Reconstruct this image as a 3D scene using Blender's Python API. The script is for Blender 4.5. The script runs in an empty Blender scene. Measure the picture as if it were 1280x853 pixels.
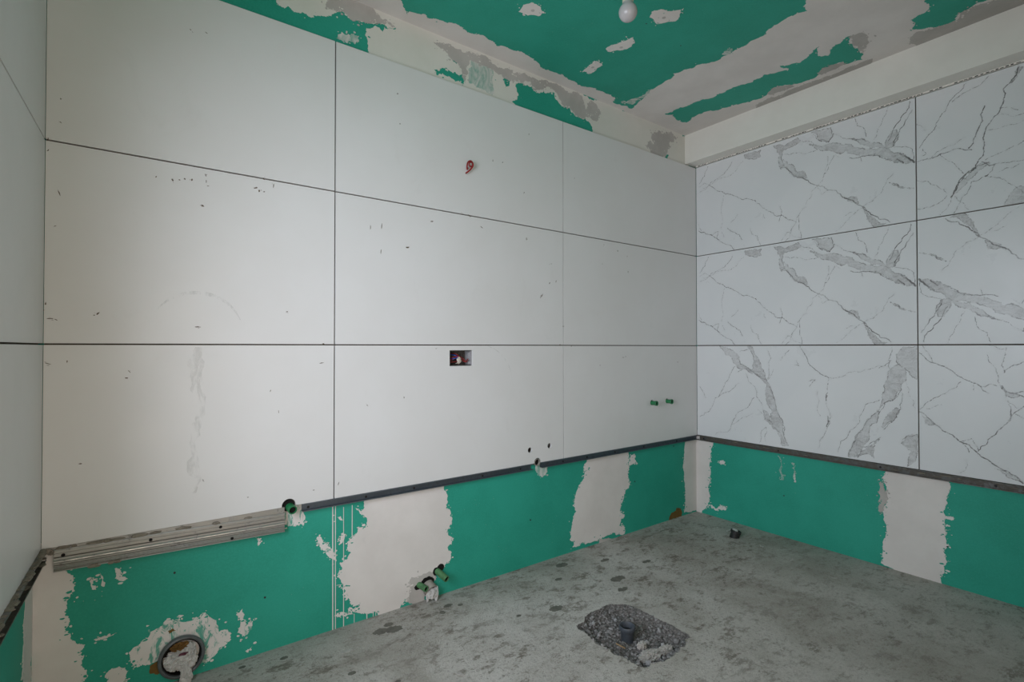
import bpy, bmesh, math, random
import numpy as np
from mathutils import Vector, Matrix, noise
from mathutils.geometry import delaunay_2d_cdt

S = bpy.context.scene
COL = S.collection

# ------------------------------------------------------------------ camera
def make_camera():
    f, pitch, roll, yaw = 631.9563, 0.012, -0.0004, 0.6332
    F = Vector((math.sin(yaw), math.cos(yaw), 0)); R = Vector((math.cos(yaw), -math.sin(yaw), 0)); U = Vector((0, 0, 1))
    F2 = F*math.cos(pitch) + U*math.sin(pitch); U2 = U*math.cos(pitch) - F*math.sin(pitch)
    R3 = R*math.cos(roll) + U2*math.sin(roll); U3 = U2*math.cos(roll) - R*math.sin(roll)
    cam = bpy.data.cameras.new('camera'); cam.sensor_width = 36; cam.lens = 36*f/1280; cam.clip_start = 0.01
    o = bpy.data.objects.new('camera', cam); COL.objects.link(o)
    m = Matrix(((R3.x, U3.x, -F2.x, -3.0154), (R3.y, U3.y, -F2.y, -2.0076), (R3.z, U3.z, -F2.z, 1.1104), (0, 0, 0, 1)))
    o.matrix_world = m
    S.camera = o
make_camera()

# ------------------------------------------------------------------ world, daylight through the window
W = bpy.data.worlds.new('sky'); S.world = W; W.use_nodes = True
W.node_tree.nodes['Background'].inputs[0].default_value = (0.80, 0.90, 1.0, 1)
W.node_tree.nodes['Background'].inputs[1].default_value = 0.08
WIN = (0.62, 1.72, 0.55, 1.98)                     # window opening in the left wall: t0,t1,z0,z1 (t runs from the back corner)
WTH = 0.30                                           # thickness of the left wall
YF = -2.62                                           # room face of the front wall
XL, AL = -3.2466, 0.0271                             # left corner, slight skew of the left wall
def area(name, loc, rot, sx, sy, power, col):
    l = bpy.data.lights.new(name, 'AREA'); l.shape = 'RECTANGLE'; l.size = sx; l.size_y = sy; l.energy = power; l.color = col
    o = bpy.data.objects.new(name, l); COL.objects.link(o); o.location = loc; o.rotation_euler = rot
    return o
_t, _w = (WIN[0]+WIN[1])/2+.12, WTH+.22
sky = area('window_daylight', (XL-math.sin(AL)*_t-math.cos(AL)*_w, -math.cos(AL)*_t+math.sin(AL)*_w, (WIN[2]+WIN[3])/2), (math.radians(78), 0, math.radians(-90)-AL+math.radians(34)), 1.5, 1.5, 38.5, (0.825, 0.868, 0.985))
sky.data.spread = math.radians(125)
DOOR = (-3.12, -2.30, 2.05)                          # doorway in the front wall: x0,x1,height
hall = area('hall_light', ((DOOR[0]+DOOR[1])/2, YF-.19, 0.92), (math.radians(90), 0, 0), .80, 1.75, 16.0, (1.0, 0.838, 0.705))
S.view_settings.view_transform = 'Standard'; S.view_settings.look = 'None'
S.view_settings.gamma = 1.0; S.view_settings.use_curve_mapping = False
S.view_settings.exposure = 0.0

# ------------------------------------------------------------------ constants of the room (metres)
EB = 0.02            # board face lies this far behind the tile face
ZC = 2.524           # ceiling
ZT = [0.5196, 1.1196, 1.7226, 2.3196]  # tile courses
GAP = 0.0050
rnd = random.Random(7)

def MB(u, v, w): return (u, w, v)
def MR(u, v, w): return (w, u, v)
def ML(t, v, w): return (XL - math.sin(AL)*t - math.cos(AL)*w, -math.cos(AL)*t + math.sin(AL)*w, v)
def MC(u, v, w): return (u, v, ZC + w)
def MF(u, v, w): return (u, v, -w)

# ------------------------------------------------------------------ materials
def srgb(r, g, b):
    def c(x):
        x /= 255
        return x/12.92 if x <= .04045 else ((x+.055)/1.055)**2.4
    return (c(r), c(g), c(b), 1)

class Mat:
    def __init__(s, name, rough=.6, spec=.5, metal=0):
        s.m = bpy.data.materials.new(name); s.m.use_nodes = True; s.t = s.m.node_tree
        s.p = s.t.nodes['Principled BSDF']
        s.p.inputs['Roughness'].default_value = rough; s.p.inputs['Metallic'].default_value = metal
        s.p.inputs['Specular IOR Level'].default_value = spec
        s.co = s.t.nodes.new('ShaderNodeNewGeometry').outputs['Position']
    def obj_coords(s):
        s.co = s.t.nodes.new('ShaderNodeTexCoord').outputs['Object']; return s
    def L(s, a, b): s.t.links.new(a, b)
    def val(s, sock, x):
        if hasattr(x, 'is_output'): s.L(x, sock)
        else: sock.default_value = x
    def noise(s, scale, detail=4, rough=.6, dist=0, stretch=None, w=None):
        n = s.t.nodes.new('ShaderNodeTexNoise'); n.inputs['Scale'].default_value = scale; n.inputs['Detail'].default_value = detail
        n.inputs['Roughness'].default_value = rough; n.inputs['Distortion'].default_value = dist
        co = s.co
        if stretch or w:
            mp = s.t.nodes.new('ShaderNodeMapping'); s.L(co, mp.inputs[0])
            if stretch: mp.inputs['Scale'].default_value = stretch
            if w: mp.inputs['Location'].default_value = (w, w*.7, w*1.3)
            co = mp.outputs[0]
        s.L(co, n.inputs['Vector']); return n.outputs['Fac']
    def voro(s, scale, feature='F1', stretch=None, rand=1):
        n = s.t.nodes.new('ShaderNodeTexVoronoi'); n.inputs['Scale'].default_value = scale; n.feature = feature
        n.inputs['Randomness'].default_value = rand
        s.L(s.co, n.inputs['Vector']); return n.outputs['Distance']
    def ramp(s, x, a, b, lo=0., hi=1., smooth=True):
        n = s.t.nodes.new('ShaderNodeMapRange'); n.interpolation_type = 'SMOOTHSTEP' if smooth else 'LINEAR'
        s.val(n.inputs['Value'], x)
        n.inputs['From Min'].default_value = a; n.inputs['From Max'].default_value = b
        n.inputs['To Min'].default_value = lo; n.inputs['To Max'].default_value = hi
        return n.outputs[0]
    def math(s, op, a, b=0., c=None):
        n = s.t.nodes.new('ShaderNodeMath'); n.operation = op; s.val(n.inputs[0], a); s.val(n.inputs[1], b)
        if c is not None: s.val(n.inputs[2], c)
        return n.outputs[0]
    def mix(s, fac, a, b):
        n = s.t.nodes.new('ShaderNodeMix'); n.data_type = 'RGBA'; s.val(n.inputs[0], fac); s.val(n.inputs[6], a); s.val(n.inputs[7], b)
        return n.outputs[2]
    def attr(s, name):
        n = s.t.nodes.new('ShaderNodeAttribute'); n.attribute_name = name; return n.outputs['Fac']
    def color(s, c): s.val(s.p.inputs['Base Color'], c); return s
    def rough(s, r): s.val(s.p.inputs['Roughness'], r); return s
    def bump(s, h, strength=.3, dist=.002):
        n = s.t.nodes.new('ShaderNodeBump'); n.inputs['Strength'].default_value = strength; n.inputs['Distance'].default_value = dist
        s.L(h, n.inputs['Height']); s.L(n.outputs[0], s.p.inputs['Normal']); return s

def green_nodes(m):
    g = m.mix(m.ramp(m.noise(3.5, 5, .65), .35, .7), (0.020, 0.315, 0.222, 1), (0.027, 0.362, 0.262, 1))
    g = m.mix(m.ramp(m.noise(160, 2, .5), .3, .8, 0, .35), g, (0.040, 0.405, 0.300, 1))
    return g
def mat_green():
    m = Mat('green_plasterboard', .62, .35)
    g = green_nodes(m)
    sp = m.ramp(m.voro(55), .10, .05)                                   # specks of filler
    gate = m.ramp(m.noise(6, 4, .7, w=3), .56, .66)
    g = m.mix(m.math('MULTIPLY', m.math('MULTIPLY', sp, gate), .55), g, (0.55, 0.55, 0.50, 1))
    sm = m.ramp(m.noise(14, 8, .75, 1.0, stretch=(1, 1, .35), w=9), .70, .80, 0, .35)     # faint wiped film
    g = m.mix(sm, g, (0.40, 0.52, 0.46, 1))
    m.color(g); m.bump(m.noise(220, 3), .10, .001)
    return m.m
def mat_plaster(name, c1, c2, kind='fine', rough=.8):
    m = Mat(name, rough, .3)
    c = m.mix(m.ramp(m.noise(5, 6, .6), .3, .7), c1, c2)
    c = m.mix(m.ramp(m.noise(30, 6, .7, .5, stretch=(1, 1, .4)), .62, .8, 0, .35), c, tuple(x*.8 for x in c1[:3])+(1,))
    if kind in ('wipe', 'smear', 'dab'):
        g = green_nodes(m)
        st = {'wipe': (.52, .62), 'smear': (.30, .75), 'dab': (.66, .76)}[kind]
        th = m.ramp(m.noise({'wipe': 34, 'smear': 22, 'dab': 60}[kind], 6, .65, 1.2, stretch=(1, 1, .45)), st[0], st[1], 0, .85)
        c = m.mix(th, c, g)
    elif kind == 'fine':
        th = m.ramp(m.noise(9, 7, .75, .8, w=5), .66, .78, 0, .25)
        c = m.mix(th, c, (0.42, 0.55, 0.50, 1))
    m.color(c); m.bump(m.noise(40, 8, .7, .4, stretch=(1, 1, .5)), .35 if kind != 'coarse' else .6, .0025)
    return m.m
def mat_tile():
    m = Mat('satin_white_tile', .3, .5)
    c = m.mix(m.ramp(m.noise(1.6, 5, .6), .3, .7), (0.730, 0.722, 0.705, 1), (0.765, 0.762, 0.752, 1))
    film = m.ramp(m.noise(5, 8, .7, 1.4, stretch=(1, 1, .6), w=2), .58, .76, 0, .10)
    c = m.mix(film, c, (0.50, 0.49, 0.45, 1))
    m.color(c)
    r = m.ramp(m.noise(4, 7, .7, .6), .3, .75, .34, .46); m.rough(r)
    m.bump(m.noise(90, 3, .6, stretch=(1, 1, 1)), .03, .001)
    return m.m
def mat_marble():
    m = Mat('white_marble_print_tile', .3, .5).obj_coords()
    c = m.mix(m.ramp(m.noise(2.2, 5, .6), .3, .75), (0.745, 0.762, 0.770, 1), (0.790, 0.800, 0.805, 1))
    v, b = m.attr('vein'), m.attr('band')
    n1 = m.noise(26, 8, .75, 1.0); n2 = m.noise(90, 5, .7)
    bd = m.math('ADD', b, m.ramp(n1, .25, .75, -5, 5, False))
    bd = m.math('ADD', bd, m.ramp(n2, .25, .75, -2, 2, False))
    bmask = m.ramp(bd, 2.0, -1.5)
    streak = m.ramp(m.noise(14, 9, .8, 3.0, stretch=(.6, .7, 2.0)), .30, .66)
    bcol = m.mix(streak, (0.42, 0.42, 0.42, 1), (0.67, 0.67, 0.675, 1))
    wisp = m.ramp(m.math('ABSOLUTE', m.math('SUBTRACT', m.noise(12, 8, .75, 2.0, w=7), .5)), .016, .004, 0, .7)
    bcol = m.mix(wisp, bcol, (0.20, 0.195, 0.19, 1))
    c = m.mix(m.math('MULTIPLY', bmask, m.math('MULTIPLY', m.ramp(n1, .25, .6, .5, .95), m.ramp(m.noise(5, 4, .6, w=11), .36, .58, .55, 1.0))), c, bcol)
    edge = m.math('MULTIPLY', m.ramp(m.math('ABSOLUTE', bd), 2.8, .5), m.ramp(m.noise(34, 6, .7, w=4), .42, .58, 0, .85))
    c = m.mix(edge, c, (0.17, 0.165, 0.16, 1))
    halo = m.math('MULTIPLY', m.ramp(v, 14, 0), m.ramp(n1, .45, .75, 0, .28))
    c = m.mix(halo, c, (0.42, 0.42, 0.42, 1))
    vd = m.math('ADD', v, m.ramp(n2, .25, .75, -1.0, 1.6, False))
    vm = m.math('MULTIPLY', m.ramp(vd, 1.3, -.6), m.ramp(m.noise(9, 6, .7), .34, .56, .25, 1.0))
    c = m.mix(vm, c, (0.115, 0.108, 0.105, 1))
    m.color(c); m.rough(m.ramp(m.noise(5, 5), .3, .7, .27, .36))
    return m.m
def mat_concrete(name='screed', pit=False):
    m = Mat(name, .85, .25)
    c = m.mix(m.ramp(m.noise(2.4, 8, .65, .5), .30, .70), (0.325, 0.302, 0.262, 1), (0.525, 0.505, 0.465, 1))
    c = m.mix(m.ramp(m.noise(1.1, 3, .5, w=8), .45, .70, 0, .55), c, (0.60, 0.585, 0.555, 1))
    zone = m.ramp(m.noise(2.0, 4, .6, .3, w=21), .38, .62)                                                   # where feet dragged mud
    sc = m.ramp(m.noise(13, 10, .82, .15, stretch=(1, 1.6, 1), w=4), .50, .60)
    c = m.mix(m.math('MULTIPLY', sc, m.ramp(zone, 0, 1, .48, .88)), c, (0.175, 0.155, 0.125, 1))
    sp = m.ramp(m.noise(75, 7, .85, w=6), .52, .64)
    c = m.mix(m.math('MULTIPLY', sp, m.ramp(zone, 0, 1, .50, .80)), c, (0.130, 0.118, 0.100, 1))
    c = m.mix(m.ramp(m.noise(23, 7, .75, .4, w=12), .66, .78, 0, .55), c, (0.56, 0.56, 0.55, 1))             # pale dust
    c = m.mix(m.math('MULTIPLY', m.ramp(m.voro(48), .10, .05), m.ramp(m.noise(7, 3, w=15), .56, .62)), c, (0.62, 0.61, 0.59, 1))
    if pit: c = m.mix(m.ramp(m.noise(120, 5, .7), .35, .7), (0.075, 0.070, 0.066, 1), (0.24, 0.23, 0.22, 1))
    m.color(c)
    h = m.math('ADD', m.noise(22, 9, .7), m.math('MULTIPLY', m.noise(150, 4, .7), .5))
    m.bump(h, .8, .008)
    return m.m
def mat_plain(name, c, rough=.5, spec=.5, metal=0, var=.15, scale=40, bump=0):
    m = Mat(name, rough, spec, metal).obj_coords()
    d = tuple(x*(1-var*2) for x in c[:3])+(1,)
    m.color(m.mix(m.ramp(m.noise(scale, 5, .65), .35, .7), c, d))
    if bump: m.bump(m.noise(scale*3, 4), bump, .002)
    return m.m
def mat_steel(name, c, dirt):
    m = Mat(name, .38, .5, .85).obj_coords()
    n = m.noise(30, 7, .75, .6)
    k = m.ramp(n, .62-dirt*.35, .74-dirt*.30)
    m.color(m.mix(k, c, (0.10, 0.088, 0.070, 1)))
    m.val(m.p.inputs['Metallic'], m.ramp(k, 0, 1, .8, 0)); m.rough(m.ramp(n, .3, .75, .32, .7))
    return m.m

M = {}
M['green'] = mat_green()
PF1, PF2 = (0.70, 0.665, 0.63, 1), (0.77, 0.735, 0.70, 1)
M['fine'] = mat_plaster('joint_plaster', PF1, PF2)
M['cream'] = mat_plaster('cream_filler', (0.72, 0.71, 0.64, 1), (0.77, 0.75, 0.69, 1), 'cream')
M['coarse'] = mat_plaster('grey_filler', (0.43, 0.41, 0.38, 1), (0.54, 0.515, 0.485, 1), 'coarse', .9)
M['dab'] = mat_plaster('plaster_dab', PF1, PF2, 'dab')
M['wipe'] = mat_plaster('wiped_plaster', PF1, PF2, 'wipe')
M['smear'] = mat_plaster('thin_plaster_smear', PF1, PF2, 'smear')
M['paper'] = mat_plain('torn_brown_paper', (0.20, 0.115, 0.035, 1), .9, .2)
M['tile'] = mat_tile(); M['marble'] = mat_marble()
M['bed'] = mat_plain('tile_adhesive', (0.11, 0.092, 0.072, 1), .9, .2, bump=.4)
M['mortar'] = mat_plain('mortar_lump', (0.27, 0.24, 0.195, 1), .9, .2, bump=.5)
M['screed'] = mat_concrete(); M['pit'] = mat_concrete('broken_screed', True)
M['beam'] = mat_plaster('painted_beam', (0.82, 0.80, 0.735, 1), (0.86, 0.845, 0.78, 1), 'beam')
M['plainwall'] = mat_plaster('plain_plaster_wall', (0.58, 0.56, 0.53, 1), (0.64, 0.62, 0.59, 1), 'beam')
M['rail'] = mat_steel('galvanised_blue_grey', (0.16, 0.19, 0.22, 1), .15)
M['rail_dirty'] = mat_steel('galvanised_dirty', (0.17, 0.175, 0.17, 1), .62)
M['rail_bright'] = mat_steel('galvanised_bright', (0.40, 0.39, 0.365, 1), .12)
M['black'] = mat_plain('black_shade_and_seal', (0.012, 0.011, 0.010, 1), .8, .2)  # flat black paints the shade in holes, slots and bores; also the seal
M['screw'] = mat_plain('black_screw', (0.02, 0.02, 0.02, 1), .5)
M['ppr'] = mat_plain('green_pipe_plastic', (0.020, 0.205, 0.075, 1), .4, .5, var=.1)
M['ppr_old'] = mat_plain('dusty_green_pipe_plastic', (0.085, 0.23, 0.095, 1), .55, .4, var=.2)
M['pvc'] = mat_plain('grey_pipe_plastic', (0.115, 0.125, 0.13, 1), .4, .5, var=.15)
M['pvc_dark'] = mat_plain('dark_blue_grey_pipe_plastic', (0.075, 0.087, 0.104, 1), .38, .5)
M['pvc_light'] = mat_plain('light_grey_pipe_plastic', (0.33, 0.31, 0.27, 1), .5, .5)
M['bag'] = mat_plain('crumpled_white_plastic', (0.58, 0.57, 0.55, 1), .35, .5, var=.12, scale=30)
M['brown'] = mat_plain('brown_paper', (0.23, 0.12, 0.035, 1), .8, .3, var=.3)
M['maroon'] = mat_plain('maroon_print', (0.10, 0.012, 0.03, 1), .4)
M['glass'] = mat_plain('opal_bulb', (0.47, 0.455, 0.46, 1), .16, .5, var=.02)
M['lamp_plastic'] = mat_plain('cream_plastic', (0.60, 0.58, 0.46, 1), .4, .5, var=.05)
M['red'] = mat_plain('red_wire', (0.30, 0.008, 0.008, 1), .35, .5, var=.1)
M['blue'] = mat_plain('blue_wire', (0.012, 0.065, 0.34, 1), .35, .5, var=.1)
M['term'] = mat_plain('cream_terminal', (0.55, 0.50, 0.42, 1), .5)
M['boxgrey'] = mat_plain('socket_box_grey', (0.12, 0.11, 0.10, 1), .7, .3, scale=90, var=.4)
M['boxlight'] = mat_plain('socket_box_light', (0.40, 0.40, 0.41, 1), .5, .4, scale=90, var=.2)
M['speck'] = mat_plain('brown_mortar_speck', (0.15, 0.12, 0.085, 1), .9, .2)
M['stone'] = mat_plain('rubble_stone', (0.30, 0.295, 0.29, 1), .9, .2, scale=60, var=.25, bump=.4)
M['stone_dark'] = mat_plain('rubble_stone_dark', (0.17, 0.163, 0.155, 1), .9, .2, scale=60, var=.25, bump=.4)
M['stone_white'] = mat_plain('white_rubble', (0.46, 0.44, 0.41, 1), .9, .2, scale=60, var=.12, bump=.4)
M['wood'] = mat_plain('wood_chip', (0.33, 0.23, 0.13, 1), .8, .2)
M['damp'] = mat_plain('damp_screed', (0.165, 0.158, 0.135, 1), .7, .3, scale=30, bump=.3)
M['frame'] = mat_plain('window_frame_white', (0.7, 0.7, 0.7, 1), .4)
def mat_film():
    m = Mat('faint_water_film', .3, .5)
    m.color((0.52, 0.52, 0.49, 1))
    a = m.ramp(m.noise(40, 7, .7, .6, stretch=(1, 1, .3)),   .42, .62, 0, .075)
    m.L(a, m.p.inputs['Alpha'])
    return m.m
M['film'] = mat_film()
PATCHES=[
('C','fine',0.18,[[(-2660,18),(-2284,-114),(-2190,-105),(-2152,-74),(-2115,-27),(-2115,-48),(-2051,-74),(-1981,-77),(-1929,-90),(-1876,-90),(-1843,-74),(-1792,-94),(-1737,-84),(-1675,-67),(-1608,-84),(-1507,-93),(-1418,-65),(-1308,-52),(-1142,-45),(-1044,-59),(-1022,-65),(-947,-59),(-855,-53),(-842,-30),(-680,-24),(-731,-165),(-771,-288),(-776,-378),(-807,-410),(-769,-499),(-779,-522),(-745,-575),(-739,-660),(-739,-765),(-772,-880),(-770,-874),(-784,-955),(-768,-1043),(-841,-1071),(-921,-1092),(-1078,-1207),(31,-2020),(-88,-2020),(-88,-1680),(-87,-1590),(-115,-1054),(-69,55),(-172,26),(-1436,19),(-2288,17)],[(-469,-100),(-414,-124),(-309,-92),(-253,-107),(-281,-159),(-293,-249),(-237,-380),(-213,-458),(-192,-518),(-208,-594),(-244,-653),(-195,-730),(-185,-843),(-224,-889),(-221,-974),(-185,-966),(-166,-1038),(-262,-1066),(-432,-1083),(-411,-1010),(-340,-955),(-360,-929),(-458,-965),(-385,-842),(-437,-769),(-362,-775),(-419,-684),(-426,-689),(-397,-610),(-429,-519),(-418,-405),(-454,-143)],[(-514,-1390),(-356,-1335),(-344,-1279),(-254,-1263),(-200,-1320),(-185,-1396),(-232,-1419),(-245,-1502),(-287,-1556)]]),
('C','coarse',0.15,[[(-86,-447),(-142,-515),(-153,-677),(-145,-817),(-146,-967),(-139,-1069),(-116,-1051),(-111,-880),(-108,-720)]]),
('C','coarse',0.15,[[(-159,-1225),(-222,-1266),(-190,-1317),(-185,-1402),(-232,-1419),(-222,-1517),(-198,-1611),(-93,-1637),(-91,-1590),(-111,-1251)]]),
('C','coarse',0.1,[[(-208,-852),(-244,-887),(-221,-974),(-196,-970),(-181,-921),(-179,-860)]]),
('C','coarse',0.1,[[(-208,-594),(-249,-644),(-202,-712),(-172,-720),(-172,-664),(-182,-599)]]),
('C','coarse',0.2,[[(-432,-1083),(-413,-1123),(-303,-1109),(-240,-1072),(-294,-1064),(-356,-1060)]]),
('C','dab',0.12,[[(-1744,-323),(-1754,-367),(-1733,-400),(-1688,-399),(-1655,-353),(-1699,-326)]]),
('C','dab',0.12,[[(-1268,-624),(-1290,-653),(-1269,-687),(-1203,-735),(-1169,-703),(-1159,-673),(-1207,-615)]]),
('C','dab',0.12,[[(-1250,-354),(-1236,-427),(-1216,-489),(-1176,-467),(-1169,-413),(-1217,-348)]]),
('C','dab',0.12,[[(-1202,-147),(-1222,-250),(-1170,-255),(-1154,-156)]]),
('C','smear',0.3,[[(-794,-44),(-775,-83),(-758,-145),(-771,-208),(-771,-239),(-738,-171),(-717,-67),(-738,-62)]]),
('C','smear',0.3,[[(-765,-656),(-785,-695),(-771,-709),(-750,-690),(-745,-663)]]),
('B','cream',0.2,[[(-2738,2536),(-2618,2405),(-2602,2389),(-2555,2385),(-2533,2388),(-2455,2413),(-2415,2423),(-2373,2460),(-2343,2441),(-2300,2449),(-2217,2471),(-2143,2477),(-2275,2424),(-2278,2401),(-2265,2362),(-2257,2319),(-1983,2326),(-1624,2320),(-1172,2316),(-551,2310),(-104,2305),(-102,2509),(-180,2522),(-645,2536),(-1435,2523),(-2287,2528)],[(-1963,2361),(-1913,2381),(-1859,2381),(-1815,2385),(-1806,2340),(-1951,2338)],[(-1579,2442),(-1537,2440),(-1542,2416),(-1569,2396)],[(-1528,2339),(-1486,2388),(-1505,2420),(-1505,2439),(-1447,2445),(-1403,2459),(-1389,2436),(-1318,2453),(-1245,2467),(-1240,2437),(-1192,2410),(-1137,2421),(-1098,2387),(-1023,2390),(-1027,2398),(-998,2381),(-964,2358),(-990,2330)],[(-385,2327),(-264,2364),(-284,2323)],[(-1867,2431),(-1851,2454),(-1839,2447),(-1847,2420)]]),
('B','coarse',0.2,[[(-2432,2501),(-2438,2443),(-2373,2460),(-2343,2441),(-2300,2449),(-2217,2471),(-2143,2477),(-2170,2492),(-2236,2512),(-2293,2525),(-2333,2525)]]),
('B','coarse',0.18,[[(-1967,2482),(-1890,2447),(-1819,2401),(-1802,2342),(-1786,2405),(-1770,2467),(-1641,2459),(-1579,2442),(-1476,2452),(-1408,2477),(-1389,2440),(-1245,2479),(-1192,2418),(-1137,2425),(-1098,2387),(-1023,2394),(-964,2431),(-1017,2408),(-948,2398),(-893,2449),(-968,2507),(-1017,2439),(-1041,2496),(-1046,2510),(-1170,2502),(-1379,2502),(-1569,2494),(-1761,2506),(-1882,2502)]]),
('B','coarse',0.3,[[(-446,2425),(-365,2489),(-184,2486),(-211,2459),(-263,2438),(-251,2408),(-296,2357),(-373,2332),(-416,2330),(-453,2333),(-501,2365),(-416,2401)]]),
('B','smear',0.3,[[(-2397,2342),(-2361,2368),(-2306,2385),(-2318,2349),(-2367,2335)]]),
('B','smear',0.15,[[(-1770,2467),(-1641,2459),(-1632,2351),(-1778,2354)]]),
('B','fine',0.22,[[(-3256,580),(-3220,513),(-3184,505),(-3186,427),(-3174,406),(-3174,382),(-3187,350),(-3194,316),(-3182,282),(-3180,245),(-3168,214),(-3147,201),(-3152,188),(-3159,184),(-3154,155),(-3158,142),(-3147,125),(-3151,89),(-3155,32),(-3148,-7),(-3251,-39)]]),
('B','dab',0.2,[[(-3135,401),(-3127,399),(-3122,361),(-3130,363)]]),
('B','dab',0.2,[[(-3114,411),(-3107,400),(-3101,367),(-3110,370)]]),
('B','dab',0.2,[[(-3077,414),(-3064,407),(-3059,384),(-3044,374),(-3056,369),(-3076,383)]]),
('B','dab',0.1,[[(-3126,209),(-3112,212),(-3070,212),(-3092,204),(-3121,203)]]),
('B','dab',0.2,[[(-3097,63),(-3099,89),(-3082,104),(-3047,94),(-3044,43),(-3061,34),(-3086,47)]]),
('B','wipe',0.15,[[(-3039,139),(-3025,151),(-2993,169),(-2984,181),(-2990,188),(-2954,196),(-2945,210),(-2924,201),(-2908,196),(-2854,186),(-2841,201),(-2827,195),(-2817,179),(-2797,157),(-2793,142),(-2790,120),(-2766,122),(-2752,103),(-2752,84),(-2769,70),(-2790,61),(-2803,43),(-2820,30),(-2836,32),(-2866,43),(-2913,45),(-2966,87),(-2987,80),(-3019,85),(-3033,104)]]),
('B','wipe',0.2,[[(-2737,165),(-2719,178),(-2712,158),(-2710,133),(-2699,118),(-2692,131),(-2685,109),(-2699,89),(-2717,80),(-2733,101)]]),
('B','dab',0.2,[[(-2706,28),(-2687,34),(-2691,27),(-2702,19)]]),
('B','wipe',0.2,[[(-2581,508),(-2525,508),(-2523,478),(-2510,474),(-2513,431),(-2521,440),(-2546,436),(-2578,448)]]),
('B','dab',0.2,[[(-2677,422),(-2657,416),(-2659,400),(-2669,391),(-2667,409)]]),
('B','fine',0.25,[[(-2259,481),(-1898,480),(-1893,424),(-1898,383),(-1878,345),(-1883,287),(-1888,263),(-1866,241),(-1868,216),(-1893,204),(-1868,178),(-1873,149),(-1907,124),(-1912,112),(-1968,114),(-1968,57),(-2040,-13),(-2101,30),(-2152,5),(-2193,3),(-2394,50),(-2335,43),(-2342,63),(-2289,66),(-2357,116),(-2350,140),(-2384,172),(-2331,154),(-2387,202),(-2365,226),(-2373,257),(-2347,262),(-2343,317),(-2317,349),(-2298,379),(-2267,383),(-2267,414),(-2283,448)]]),
('B','coarse',0.15,[[(-2067,116),(-2004,116),(-1945,110),(-1949,76),(-1982,73),(-2004,50),(-2004,1),(-2040,-19),(-2084,17),(-2071,69)]]),
('B','wipe',0.25,[[(-2463,374),(-2446,373),(-2424,343),(-2402,316),(-2388,265),(-2431,316),(-2459,348)]]),
('B','dab',0.25,[[(-2377,362),(-2351,364),(-2358,343),(-2377,325)]]),
('B','dab',0.25,[[(-2385,437),(-2373,439),(-2362,422),(-2373,424)]]),
('B','dab',0.15,[[(-2313,461),(-2298,454),(-2281,432),(-2286,426)]]),
('B','dab',0.0,[[(-2405,478),(-2401,477),(-2399,0),(-2403,2)]]),
('B','dab',0.0,[[(-2394,476),(-2391,476),(-2389,-3),(-2392,-2)]]),
('B','dab',0.0,[[(-2361,474),(-2359,473),(-2357,1),(-2360,2)]]),
('B','dab',0.0,[[(-2327,475),(-2324,474),(-2324,350),(-2327,351)]]),
('B','dab',0.0,[[(-2317,37),(-2315,36),(-2315,-4),(-2317,-3)]]),
('B','dab',0.0,[[(-2266,32),(-2262,31),(-2262,-3),(-2265,-2)]]),
('B','dab',0.0,[[(-2238,28),(-2236,27),(-2236,-1),(-2238,-1)]]),
('B','dab',0.0,[[(-2227,28),(-2225,28),(-2225,-2),(-2227,-1)]]),
('B','dab',0.0,[[(-2158,15),(-2156,14),(-2156,-4),(-2158,-3)]]),
('B','fine',0.22,[[(-1006,480),(-664,484),(-671,408),(-674,354),(-669,267),(-692,263),(-715,206),(-738,164),(-744,119),(-750,58),(-705,49),(-699,13),(-762,15),(-914,19),(-977,17),(-1122,26),(-1117,57),(-1141,70),(-1126,137),(-1112,177),(-1092,216),(-1102,225),(-1087,322),(-1072,352),(-1032,378),(-1027,414),(-991,423),(-1006,454)]]),
('B','dab',0.25,[[(-645,459),(-603,454),(-591,397),(-668,404)]]),
('B','dab',0.25,[[(-739,141),(-699,117),(-716,98),(-744,103)]]),
('B','dab',0.25,[[(-1037,444),(-1014,466),(-1001,446),(-1027,421)]]),
('B','coarse',0.1,[[(-914,19),(-739,10),(-733,0),(-914,-3)]]),
('B','fine',0.1,[[(-118,492),(49,490),(41,-5),(-121,18),(-112,45),(-120,235)]]),
('B','paper',0.15,[[(-290,-3),(-257,42),(-207,47),(-198,66),(-156,53),(-144,30),(-147,-5)]]),
('B','smear',0.2,[[(-1369,502),(-1305,501),(-1299,459),(-1332,434),(-1364,460)]]),
('R','fine',0.15,[[(8,493),(-102,490),(-105,464),(-84,403),(-78,339),(-85,236),(-65,179),(-76,87),(-47,37),(-23,10),(8,2)]]),
('R','dab',0.25,[[(-76,71),(-116,55),(-195,80),(-195,67),(-122,41)]]),
('R','dab',0.25,[[(-147,362),(-191,370),(-185,354)]]),
('R','fine',0.15,[[(-1065,496),(-1304,490),(-1299,412),(-1291,349),(-1294,306),(-1297,246),(-1297,202),(-1290,165),(-1293,123),(-1275,7),(-1197,1),(-1036,13),(-1048,41),(-1045,106),(-1050,268),(-1061,318)]]),
('R','coarse',0.15,[[(-1039,426),(-1063,432),(-1064,328),(-1052,292),(-1036,264),(-1034,340)]]),
('R','dab',0.2,[[(-1294,319),(-1329,318),(-1294,309)]]),
('R','dab',0.2,[[(-1294,278),(-1308,282),(-1312,276),(-1295,272)]]),
('R','dab',0.2,[[(-1291,188),(-1307,188),(-1293,177)]]),
('R','dab',0.2,[[(-1289,113),(-1311,115),(-1289,102)]]),
('R','dab',0.2,[[(-1292,260),(-1311,260),(-1294,252)]]),
('R','smear',0.2,[[(-524,469),(-537,463),(-555,331),(-542,329)]]),
('R','smear',0.2,[[(-598,443),(-609,444),(-623,346),(-616,337)]]),
('R','dab',0.2,[[(-149,369),(-187,373),(-182,354)]]),
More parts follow.
